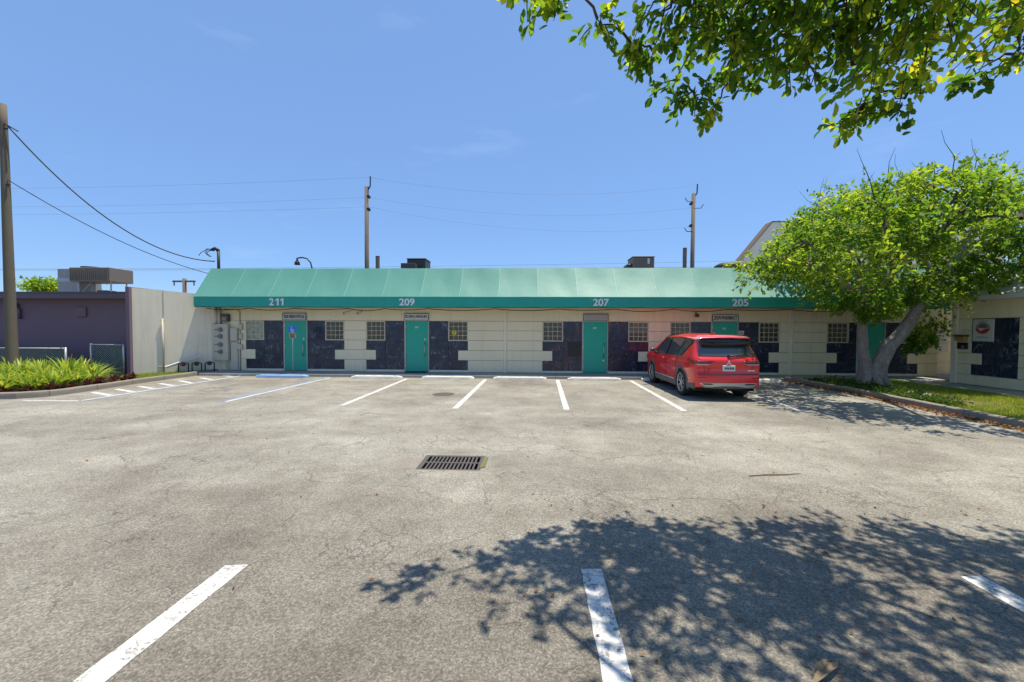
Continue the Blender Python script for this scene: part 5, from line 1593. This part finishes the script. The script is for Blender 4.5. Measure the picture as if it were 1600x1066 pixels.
sk = MB(); sk.tube([(2.76, 4.99, 0.010), (2.98, 5.035, 0.012), (3.25, 5.06, 0.010), (3.47, 5.11, 0.012)], [0.005, 0.007, 0.006, 0.003], 5)
tag(sk.build('twig', 'stick', None, True), 'thin reddish twig lying on the open asphalt right of the drain', 'twig')
hk = MB()
for a, b_, cc in (((1.47, 2.03), (1.69, 2.15), 0.022), ((1.50, 2.07), (1.66, 2.17), 0.016)):
    d_ = Vector((b_[0] - a[0], b_[1] - a[1], 0)); s_ = Vector((-d_.y, d_.x, 0)).normalized() * cc
    rows = []
    for i in range(6):
        t = i / 5; c0 = Vector((*a, 0.012)) + d_ * t + Vector((0, 0, 0.025 * math.sin(math.pi * t))); w_ = math.sin(math.pi * (0.15 + 0.8 * t))
        rows.append([c0 - s_ * w_ + Vector((0, 0, 0.015)), c0, c0 + s_ * w_ + Vector((0, 0, 0.015))])
    hk.grid(rows)
tag(hk.build('dry_husk', 'husk', None, True), 'curled dry palm husk on the shaded asphalt at the bottom edge', 'husk')
import bmesh
bmr = bmesh.new(); bmesh.ops.create_icosphere(bmr, subdivisions=2, radius=0.13)
for v_ in bmr.verts:
    q = v_.co; s = 1 + 0.18 * math.sin(13 * q.x * 8 + 5 * q.y * 7) + 0.12 * math.cos(31 * q.z + 9 * q.x); v_.co = Vector((q.x * s * 1.1, q.y * s * 0.9, max(q.z * s * 0.85, -0.05)))
mr = bpy.data.meshes.new('stone'); bmr.to_mesh(mr); bmr.free(); mr.materials.append(M['rock'])
ro = bpy.data.objects.new('stone', mr); COL.objects.link(ro); ro.location = (10.3, 10.55, 0.13)
tag(ro, 'pale rough stone lying on the island grass behind the kerb', 'stone')

# ------------------------------------------------------------------ the red car (x right, y forward from the rear axle, z up)
car = thing('parked_car', (5.17, 11.30, 0.0), 'shiny red five-door SUV parked nose-in at the shops', 'car', None, -0.012)
car.scale = (0.95, 1.0, 1.0)
itp = lambda x, a: float(np.interp(x, [p[0] for p in a], [p[1] for p in a]))
TOP = [(-0.95, 1.625), (-0.6, 1.66), (-0.2, 1.695), (0.5, 1.735), (1.2, 1.742), (1.6, 1.715), (1.95, 1.62), (2.25, 1.46), (2.55, 1.27), (2.8, 1.135), (3.2, 1.085), (3.5, 1.01), (3.68, 0.90), (3.76, 0.74)]
BELT = [(-0.95, 1.10), (-0.3, 1.10), (0.5, 1.075), (2.0, 1.05), (2.7, 1.03), (3.3, 0.99), (3.6, 0.88), (3.76, 0.70)]
PLAN = [(-0.95, 0.845), (-0.88, 0.885), (-0.7, 0.915), (-0.3, 0.93), (2.6, 0.93), (3.1, 0.92), (3.45, 0.87), (3.65, 0.78), (3.76, 0.62)]
PROF = [(0.22, 0.93), (0.30, 0.955), (0.42, 0.962), (0.55, 0.955), (0.66, 0.963), (0.78, 0.992), (0.86, 1.0), (0.92, 1.0), (0.97, 0.985), (1.04, 0.958), (1.12, 0.94)]
YR = [(0.22, -0.74), (0.30, -0.83), (0.36, -0.89), (0.44, -0.925), (0.52, -0.94), (0.62, -0.945), (0.70, -0.935), (0.715, -0.90), (0.80, -0.885), (0.92, -0.885), (1.00, -0.90), (1.06, -0.89), (1.11, -0.85), (1.17, -0.81), (1.30, -0.735), (1.45, -0.65), (1.55, -0.60), (1.585, -0.625), (1.61, -0.64), (1.64, -0.60), (1.70, -0.5)]
def yrear(z): return itp(z, YR)
def remap(ys, z):
    if ys >= -0.2: return ys
    r = yrear(z)
    return r + (ys + 0.95) / 0.75 * (-0.2 - r)
def unmap(y, z):
    if y >= -0.2: return y
    r = yrear(z)
    return -0.95 + 0.75 * (y - r) / (-0.2 - r)
def side_x(y, z):
    """half width of the body at length y (as built) and height z"""
    ys = unmap(y, z)
    zb = min(itp(ys, BELT), itp(ys, TOP) - 0.03)
    w = itp(ys, PLAN)
    if z <= zb: return w * itp(z, PROF)
    return w * itp(zb, PROF) - 0.36 * (z - zb)
ST = sorted(set([round(v, 3) for v in np.linspace(-0.95, -0.2, 10)] + [round(v, 3) for v in np.linspace(-0.2, 3.76, 60)]))
ZL = [0.0, 0.03, 0.09, 0.16, 0.23, 0.30, 0.37, 0.44, 0.50, 0.56, 0.62, 0.68, 0.74, 0.80, 0.86, 0.92, 0.97, 1.0]
def section(ys):
    top = itp(ys, TOP); zb = min(itp(ys, BELT), top - 0.03); w = itp(ys, PLAN)
    zbot = 0.22 + (0.06 if ys > 3.4 else 0) + 0.12 * max(0.0, min(1.0, (-0.42 - ys) / 0.2))
    S = []
    for t in ZL:
        z = zbot + (zb - zbot) * t
        S.append((w * itp(z, PROF), z))
    xb = S[-1][0]; h = top - zb
    crown = min(0.085, 0.035 + h * 0.12)
    wr = xb - 0.36 * max(h - crown, 0)
    for t in (0.12, 0.28, 0.45, 0.62, 0.8, 0.93):
        S.append((xb + (wr - xb) * t, zb + (h - crown) * t))
    for t in (0.0, 0.12, 0.28, 0.5, 0.75, 1.0):
        a = t * math.pi / 2
        S.append((wr * (1 - t) ** 0.9 if t < 1 else 0.0, top - crown * (1 - math.sin(a)) if True else top))
    return S
body = MB(); rowsR = []
for ys in ST:
    sec = section(ys)
    rowsR.append([(x, remap(ys, z), z) for x, z in sec])
ns = len(rowsR[0])
WH = [(0.0, 0.37), (2.706, 0.37)]
def in_arch(q):
    return any((q[1] - wy) ** 2 + (q[2] - wz) ** 2 < 0.415 ** 2 for wy, wz in WH) and abs(q[0]) > 0.55 and q[2] < 0.8
for sgn in (1, -1):
    b = len(body.v)
    for r in rowsR: body.v += [(sgn * x, y, z) for x, y, z in r]
    for i in range(len(rowsR) - 1):
        for k in range(ns - 1):
            idx = [b + i * ns + k, b + i * ns + k + 1, b + (i + 1) * ns + k + 1, b + (i + 1) * ns + k]
            cq = np.mean([body.v[j] for j in idx], axis=0)
            if in_arch(cq): continue
            body.f.append(tuple(idx if sgn == -1 else idx[::-1]))
# tail and nose
NCOL = [-1, -0.94, -0.82, -0.6, -0.3, 0, 0.3, 0.6, 0.82, 0.94, 1]
def rear_y(x, z, w):
    u = min(1, abs(x) / max(w, 0.01))
    return yrear(z) - 0.055 * (1 - u ** 2)
sec = section(-0.95)
def rear_w(z): return float(np.interp(z, [q[1] for q in sec], [q[0] for q in sec]))
rows = []
for x, z in sec[:-1]:
    rows.append([(u * x, rear_y(u * x, z, x), z) for u in NCOL])
body.grid(rows)
rows = []
for x, y, z in rowsR[-1][:-1]:
    rows.append([(u * x, 3.76 + 0.10 * (1 - u * u), z) for u in NCOL])
body.grid(rows)
body.fix = True
import bmesh as _bm
bo = body.build('body', 'car_red', car, True, local=True)
bmm = _bm.new(); bmm.from_mesh(bo.data); _bm.ops.remove_doubles(bmm, verts=bmm.verts[:], dist=0.004); _bm.ops.recalc_face_normals(bmm, faces=bmm.faces[:]); bmm.to_mesh(bo.data); bmm.free()
bo.data.polygons.foreach_set('use_smooth', [True] * len(bo.data.polygons))

def cpart(mb, name, mat, parent=car, smooth=False):
    return mb.build(name, mat, parent, smooth, local=True)

def rear_patch(poly, off, n=8):
    """patch lying on the tail: poly = rows of (x0, x1, z) bottom to top"""
    rows = []
    for x0, x1, z in poly:
        row = []
        for i in range(n + 1):
            x = x0 + (x1 - x0) * i / n
            row.append((x, rear_y(x, z, rear_w(z)) - off, z))
        rows.append(row)
    return rows
def solid(rows, dy):
    m = MB(); m.grid(rows)
    nr, nc = len(rows), len(rows[0]); b = len(m.v)
    for r in rows: m.v += [(x, y + dy, z) for x, y, z in r]
    rim = [i for i in range(nc)] + [k * nc + nc - 1 for k in range(1, nr)] + [(nr - 1) * nc + i for i in range(nc - 2, -1, -1)] + [k * nc for k in range(nr - 2, 0, -1)]
    for a, c in zip(rim, rim[1:] + rim[:1]): m.f.append((a, c, b + c, b + a))
    m.fix = True
    return m
# rear window, black band under the roof spoiler
gl = [(-0.755, 0.755, 1.145), (-0.765, 0.765, 1.17), (-0.73, 0.73, 1.26), (-0.695, 0.695, 1.36), (-0.665, 0.665, 1.44), (-0.64, 0.64, 1.50)]
cpart(solid(rear_patch(gl, 0.006, 12), 0.02), 'rear_window', 'car_glass', smooth=True)
bb = [(-0.60, 0.60, 1.425), (-0.66, 0.66, 1.45), (-0.69, 0.69, 1.50), (-0.675, 0.675, 1.555), (-0.62, 0.62, 1.60)]
spo = []
for x0, x1, z in bb:
    spo.append([(x0 + (x1 - x0) * i / 12, -0.745 - 0.055 * (1 - (2 * i / 12 - 1) ** 2) - 0.025 * math.sin((z - 1.425) / 0.175 * math.pi) + 0.25 * (z - 1.5), z) for i in range(13)])
cpart(solid(spo, 0.10), 'window_band', 'car_gloss_black', smooth=True)
# roof spoiler lip in body colour
lip = []
for j, (yy, zz) in enumerate(((-0.60, 1.600), (-0.725, 1.602), (-0.745, 1.612), (-0.71, 1.632), (-0.5, 1.674), (-0.35, 1.688))):
    lip.append([(u * (0.665 - 0.02 * (j < 2)), yy - 0.045 * (1 - u * u) * (1 if j < 4 else 0.2), zz + 0.018 * (1 - u * u)) for u in NCOL])
cpart(MB().grid(lip), 'spoiler', 'car_red', smooth=True)
# wiper
wp = MB(); wp.tube([(0.02, -0.915, 1.165), (0.24, -0.90, 1.19), (0.47, -0.875, 1.19)], [0.022, 0.014, 0.008], 6).tube([(0.10, -0.905, 1.205), (0.52, -0.855, 1.215)], 0.009, 5)
wp.disc((0.02, -0.93, 1.165), (0, 1, 0), 0.03, 10, 0.05)
cpart(wp, 'wiper', 'dark_metal')
# tail lights
for s in (-1, 1):
    def px(a): return a * s
    up = [(px(0.50), px(0.80), 0.955), (px(0.44), px(0.825), 0.985), (px(0.36), px(0.83), 1.015), (px(0.40), px(0.825), 1.035)]
    t = cpart(solid(rear_patch(up, 0.010, 10), 0.03), 'tail_light', 'lamp_red', smooth=True)
    lw_ = [(px(0.56), px(0.815), 0.925), (px(0.50), px(0.82), 0.94), (px(0.46), px(0.82), 0.953)]
    cpart(solid(rear_patch(lw_, 0.012, 8), 0.03), 'lens', 'lamp_clear', t, True)
    # wrap of the light on the flank
    rows = []
    for yy in np.linspace(-0.88, -0.42, 9):
        f_ = (yy + 0.88) / 0.46
        rows.append([(s * (side_x(yy, z) + 0.008), yy, z) for z in np.linspace(0.945 + 0.07 * f_, 1.035 - 0.005 * f_, 4)])
    cpart(MB().grid(rows), 'flank_lens', 'lamp_red', t, True)
# emblem: three diamonds
em = MB()
for a in (90, 210, 330):
    r_ = math.radians(a); c0 = (0.0, 0.985)
    ux, uz = math.cos(r_), math.sin(r_); vx, vz = -uz, ux; s_ = 0.046
    P4 = [(0, 0), (s_ * 0.5 * ux * 1.73 / 1 * 1 + 0, 0)]
    pts = [(c0[0], c0[1]), (c0[0] + s_ * (0.866 * ux + 0.5 * vx), c0[1] + s_ * (0.866 * uz + 0.5 * vz)), (c0[0] + 2 * 0.866 * s_ * ux, c0[1] + 2 * 0.866 * s_ * uz), (c0[0] + s_ * (0.866 * ux - 0.5 * vx), c0[1] + s_ * (0.866 * uz - 0.5 * vz))]
    b = len(em.v)
    em.v += [(x, rear_y(0, z, 0.85) - 0.014, z) for x, z in pts] + [(x, rear_y(0, z, 0.85) + 0.01, z) for x, z in pts]
    em.f += [(b, b + 1, b + 2, b + 3)] + [(b + i, b + (i + 1) % 4, b + 4 + (i + 1) % 4, b + 4 + i) for i in range(4)]
em.fix = True
cpart(em, 'emblem', 'car_chrome')
# licence plate in a shallow recess
pz0, pz1 = 0.775, 0.905
ylp = rear_y(0, 0.84, 0.85)
pl_ = cpart(MB().box(-0.165, 0.165, ylp - 0.028, ylp + 0.01, pz0, pz1 + 0.02, 0.008), 'licence_plate', 'plate_white')
for i, (xx, ww) in enumerate(((-0.115, 0.032), (-0.07, 0.03), (-0.028, 0.028), (0.018, 0.026), (0.058, 0.032), (0.10, 0.028))):
    cpart(MB().box(xx, xx + ww, ylp - 0.0305, ylp - 0.0285, 0.82, 0.875), 'plate_mark', 'letter_dark' if i != 3 else 'leaf_weed', pl_)
# badge strokes either side of the tailgate
for s, z in ((1, 0.79),):
    cpart(MB().box(0.50, 0.68, rear_y(0.58, z, 0.85) - 0.02, rear_y(0.58, z, 0.85) + 0.01, z - 0.012, z + 0.012), 'badge', 'car_chrome')
# bumper: silver skid plate with black slots, cladding at the corners, crease shadow line
sk1 = [(-0.60, 0.60, 0.335), (-0.66, 0.66, 0.37), (-0.72, 0.72, 0.41), (-0.76, 0.76, 0.455), (-0.75, 0.75, 0.475)]
so = cpart(solid(rear_patch(sk1, 0.014, 14), 0.06), 'skid_plate', 'car_silver', smooth=True)
for s in (-1, 1):
    cpart(solid(rear_patch([(s * 0.44, s * 0.64, 0.425), (s * 0.42, s * 0.68, 0.44), (s * 0.46, s * 0.69, 0.455)], 0.022, 6), 0.03), 'slot', 'shadow_black', so)
    cpart(solid(rear_patch([(s * 0.62, s * 0.80, 0.60), (s * 0.60, s * 0.80, 0.625)], 0.008, 5), 0.02), 'reflector', 'lamp_red')
cpart(solid(rear_patch([(-0.42, 0.42, 0.315), (-0.46, 0.46, 0.335), (-0.36, 0.36, 0.365), (-0.16, 0.16, 0.385)], 0.02, 10), 0.10), 'diffuser', 'car_cladding', so)
cpart(solid(rear_patch([(-0.80, 0.80, 0.690), (-0.805, 0.805, 0.704)], 0.006, 14), 0.02), 'tailgate_gap', 'shadow_black')
# shut lines of the tailgate
for s in (-1, 1):
    m = MB(); pts = []
    for z in np.linspace(0.72, 1.12, 12):
        x = s * np.interp(z, [0.72, 0.9, 1.0, 1.12], [0.62, 0.64, 0.70, 0.775]); pts.append((x, rear_y(x, z, rear_w(z)) - 0.004, z))
    m.tube(pts, 0.005, 4); cpart(m, 'shut_line', 'shadow_black')
ex = MB(); ex.tube([(-0.02, -0.86, 0.30), (-0.02, -0.55, 0.30)], 0.035, 10); cpart(ex, 'tow_eye', 'steel', smooth=True)
# floor and wheel housings
un = MB(); un.box(-0.80, 0.80, -0.72, 3.5, 0.23, 0.30)
cpart(un, 'underbody', 'car_underside')
for wy, wz in WH:
    for s in (-1, 1):
        m = MB(); rows = []
        for i in range(17):
            a = math.pi * i / 16 - 0.0
            rows.append([(s * xx, wy + 0.43 * math.cos(a), wz + 0.43 * math.sin(a)) for xx in (0.50, 0.88)])
        m.grid(rows)
        m.v += [(s * 0.50, wy + 0.43 * math.cos(math.pi * i / 16), wz + 0.43 * math.sin(math.pi * i / 16)) for i in range(17)]
        m.f.append(tuple(range(len(m.v) - 17, len(m.v))))
        cpart(m, 'wheel_housing', 'car_underside')
        # arch cladding
        rows = []
        for i in range(25):
            a = -0.32 + (math.pi + 0.64) * i / 24
            row = []
            for r_ in (0.385, 0.40, 0.455, 0.468):
                yy, zz = wy + r_ * math.cos(a), wz + r_ * math.sin(a)
                zz = max(zz, 0.225)
                xx = side_x(min(max(yy, -0.9), 3.7), zz) + (0.014 if 0.39 < r_ < 0.46 else -0.02)
                row.append((s * xx, yy, zz))
            rows.append(row)
        cpart(MB().grid(rows), 'arch_cladding', 'car_cladding', smooth=True)
# sills with bright moulding
for s in (-1, 1):
    rows = [[(s * (side_x(yy, z) + (0.016 if 0.24 < z < 0.40 else 0.0)), yy, z) for z in (0.225, 0.26, 0.33, 0.39, 0.405)] for yy in np.linspace(0.44, 2.28, 12)]
    si = cpart(MB().grid(rows), 'sill', 'car_cladding', smooth=True)
    rows = [[(s * (side_x(yy, z) + 0.019), yy, z) for z in (0.395, 0.41, 0.425, 0.435)] for yy in np.linspace(0.50, 2.25, 12)]
    cpart(MB().grid(rows), 'moulding', 'car_silver', si, True)
    # corner cladding behind the rear wheel
    rows = [[(s * (side_x(yy, z) + 0.012), yy, z) for z in np.linspace(0.30, 0.46 - 0.10 * (yy + 0.9), 4)] for yy in np.linspace(-0.84, -0.44, 7)]
    cpart(MB().grid(rows), 'corner_cladding', 'car_cladding', smooth=True)
# side glass: front door, rear door and quarter pane, with dark pillars between
def zlow(y): return itp(y, BELT) + 0.025
def zhigh(y): return min(itp(y, TOP) - 0.115, 1.60)
for s in (-1, 1):
    def pane(y0a, y0b, y1a, y1b, name, mat='car_glass', off=0.007):
        """rear edge from y0a (bottom) to y0b (top), front edge from y1a to y1b"""
        rows = []
        for t in np.linspace(0, 1, 7):
            row = []
            for u in np.linspace(0, 1, 9):
                yb = y0a + (y1a - y0a) * u; yt = y0b + (y1b - y0b) * u
                zb_, zt_ = zlow(yb), zhigh(yt)
                yy = yb + (yt - yb) * t; z = zb_ + (max(zt_, zb_ + 0.01) - zb_) * t
                row.append((s * (side_x(yy, z) + off), yy, z))
            rows.append(row)
        return cpart(MB().grid(rows), name, mat, smooth=True)
    pane(0.02, -0.53, 2.52, 1.86, 'window_surround', 'car_gloss_black', 0.003)
    pane(0.08, -0.47, 0.36, 0.10, 'side_window')
    pane(0.43, 0.16, 1.20, 1.12, 'side_window')
    pane(1.32, 1.24, 2.42, 1.80, 'side_window')
    # bright strip above the glass
    pts = [(s * (side_x(y, zhigh(y) + 0.015) + 0.006), y, zhigh(y) + 0.015) for y in np.linspace(-0.54, 1.84, 16)]
    cpart(MB().tube(pts, 0.009, 5), 'window_trim', 'car_chrome')
    # shut lines and handles of the doors
    for yl, yh in ((0.47, 0.30), (1.24, 1.24), (2.30, 2.32)):
        pts = []
        for z in np.linspace(0.42, 1.08, 12):
            y = yl + (yh - yl) * (z - 0.42) / 0.66
            if yl < 0.6: y = 0.30 + 0.26 * max(0, (0.86 - z)) / 0.44 + 0.0
            pts.append((s * (side_x(y, z) + 0.002), y, z))
        cpart(MB().tube(pts, 0.005, 4), 'shut_line', 'shadow_black')
    for y in (0.45, 1.36):
        cpart(MB().tube([(s * (side_x(y, 0.97) + 0.005), y, 0.965), (s * (side_x(y, 0.97) + 0.035), y + 0.05, 0.97), (s * (side_x(y, 0.97) + 0.035), y + 0.17, 0.972), (s * (side_x(y, 0.97) + 0.005), y + 0.22, 0.97)], 0.015, 6), 'door_handle', 'car_red', smooth=True)
    # mirror
    mi = MB(); x0 = side_x(2.2, 1.1)
    mi.tube([(s * (x0 - 0.02), 2.22, 1.09), (s * (x0 + 0.08), 2.2, 1.11)], 0.03, 8)
    mo_ = cpart(mi, 'mirror', 'dark_metal', smooth=True)
    rows = []
    for i in range(9):
        a = math.pi * i / 8
        rows.append([(s * (x0 + 0.17 + 0.10 * math.cos(2 * math.pi * k / 12) * math.sin(a) ** 0.6), 2.16 + 0.10 * (1 - math.cos(a)) / 2 * 1.4, 1.16 + 0.075 * math.sin(2 * math.pi * k / 12) * math.sin(a) ** 0.6) for k in range(13)])
    cpart(MB().grid(rows), 'mirror_cap', 'car_red', mo_, True)
    cpart(MB().box(s * (x0 + 0.17) - 0.08, s * (x0 + 0.17) + 0.08, 2.152, 2.16, 1.105, 1.215), 'mirror_glass', 'car_glass', mo_)
    # badge on the front door
    cpart(MB().box(*sorted((s * (side_x(2.45, 0.86) + 0.002), s * (side_x(2.45, 0.86) + 0.010))), 2.42, 2.50, 0.85, 0.87), 'badge', 'car_chrome')
# windscreen
rows = []
for t in np.linspace(0, 1, 6):
    y = 1.75 + (2.68 - 1.75) * t; z = itp(y, TOP) + 0.004
    w = 0.62 + 0.14 * t
    rows.append([(u * w, y, z - 0.02 * u * u) for u in np.linspace(-1, 1, 9)])
cpart(MB().grid(rows), 'windscreen', 'car_glass', smooth=True)
# head lights, grille for other points of view
for s in (-1, 1):
    rows = [[(s * (side_x(y, z) + 0.006), y, z) for z in (0.80, 0.84, 0.88)] for y in np.linspace(3.35, 3.66, 6)]
    cpart(MB().grid(rows), 'headlight', 'lamp_clear', smooth=True)
cpart(MB().box(-0.45, 0.45, 3.83, 3.875, 0.38, 0.66, 0.01), 'grille', 'car_gloss_black')
# antenna fin
cpart(MB().prism([(-0.10, 1.690), (0.10, 1.715), (-0.02, 1.765), (-0.09, 1.765)], 'x', -0.018, 0.018), 'antenna_fin', 'car_red')
# wheels
def wheel(s, wy):
    cx = s * 0.79; wz = 0.368
    prof = [(0.25, -0.115), (0.30, -0.125), (0.345, -0.118), (0.362, -0.09), (0.368, -0.04), (0.368, 0.04), (0.362, 0.09), (0.345, 0.118), (0.30, 0.125), (0.25, 0.115)]
    rows = []
    for k in range(41):
        a = 2 * math.pi * k / 40
        rows.append([(cx + s * w_, wy + r_ * math.cos(a), wz + r_ * math.sin(a)) for r_, w_ in prof])
    t = cpart(MB().grid(rows), 'wheel', 'black_rubber', smooth=True)
    # barrel and hub
    rows = []
    for k in range(33):
        a = 2 * math.pi * k / 32
        rows.append([(cx + s * w_, wy + r_ * math.cos(a), wz + r_ * math.sin(a)) for r_, w_ in ((0.255, 0.113), (0.245, 0.10), (0.235, 0.02), (0.0, 0.0))])
    cpart(MB().grid(rows), 'barrel', 'car_underside', t, True)
    m = MB()
    for j in range(5):
        a0 = math.radians(90 + 72 * j + 10)
        for da, w0, w1 in ((0.20, 0.026, 0.022), (-0.20, 0.026, 0.022)):
            ca, sa = math.cos(a0), math.sin(a0); cb, sb = math.cos(a0 + da * 1.3), math.sin(a0 + da * 1.3)
            p0 = Vector((0, 0.04 * ca, 0.04 * sa)); p1 = Vector((0, 0.247 * cb, 0.247 * sb))
            d_ = (p1 - p0).normalized(); n_ = Vector((0, -d_.z, d_.y))
            q = [(p0 - n_ * w0 / 2), (p0 + n_ * w0 / 2), (p1 + n_ * w1 / 2), (p1 - n_ * w1 / 2)]
            b = len(m.v)
            for dx in (0.108, 0.085):
                m.v += [(cx + s * (dx - (0.012 if i < 2 else 0)), wy + v.y, wz + v.z) for i, v in enumerate(q)]
            m.f += [(b, b + 1, b + 2, b + 3), (b, b + 4, b + 5, b + 1), (b + 1, b + 5, b + 6, b + 2), (b + 2, b + 6, b + 7, b + 3), (b + 3, b + 7, b + 4, b)]
    m.disc((cx + s * 0.085, wy, wz), (s, 0, 0), 0.055, 16, 0.02)
    m.fix = True
    cpart(m, 'rim', 'car_silver', t)
    m = MB(); rows = []
    for k in range(33):
        a = 2 * math.pi * k / 32
        rows.append([(cx + s * w_, wy + r_ * math.cos(a), wz + r_ * math.sin(a)) for r_, w_ in ((0.263, 0.112), (0.258, 0.118), (0.246, 0.114), (0.24, 0.10))])
    cpart(MB().grid(rows), 'rim_edge', 'car_silver', t, True)
for wy, _ in WH:
    for s in (-1, 1): wheel(s, wy)
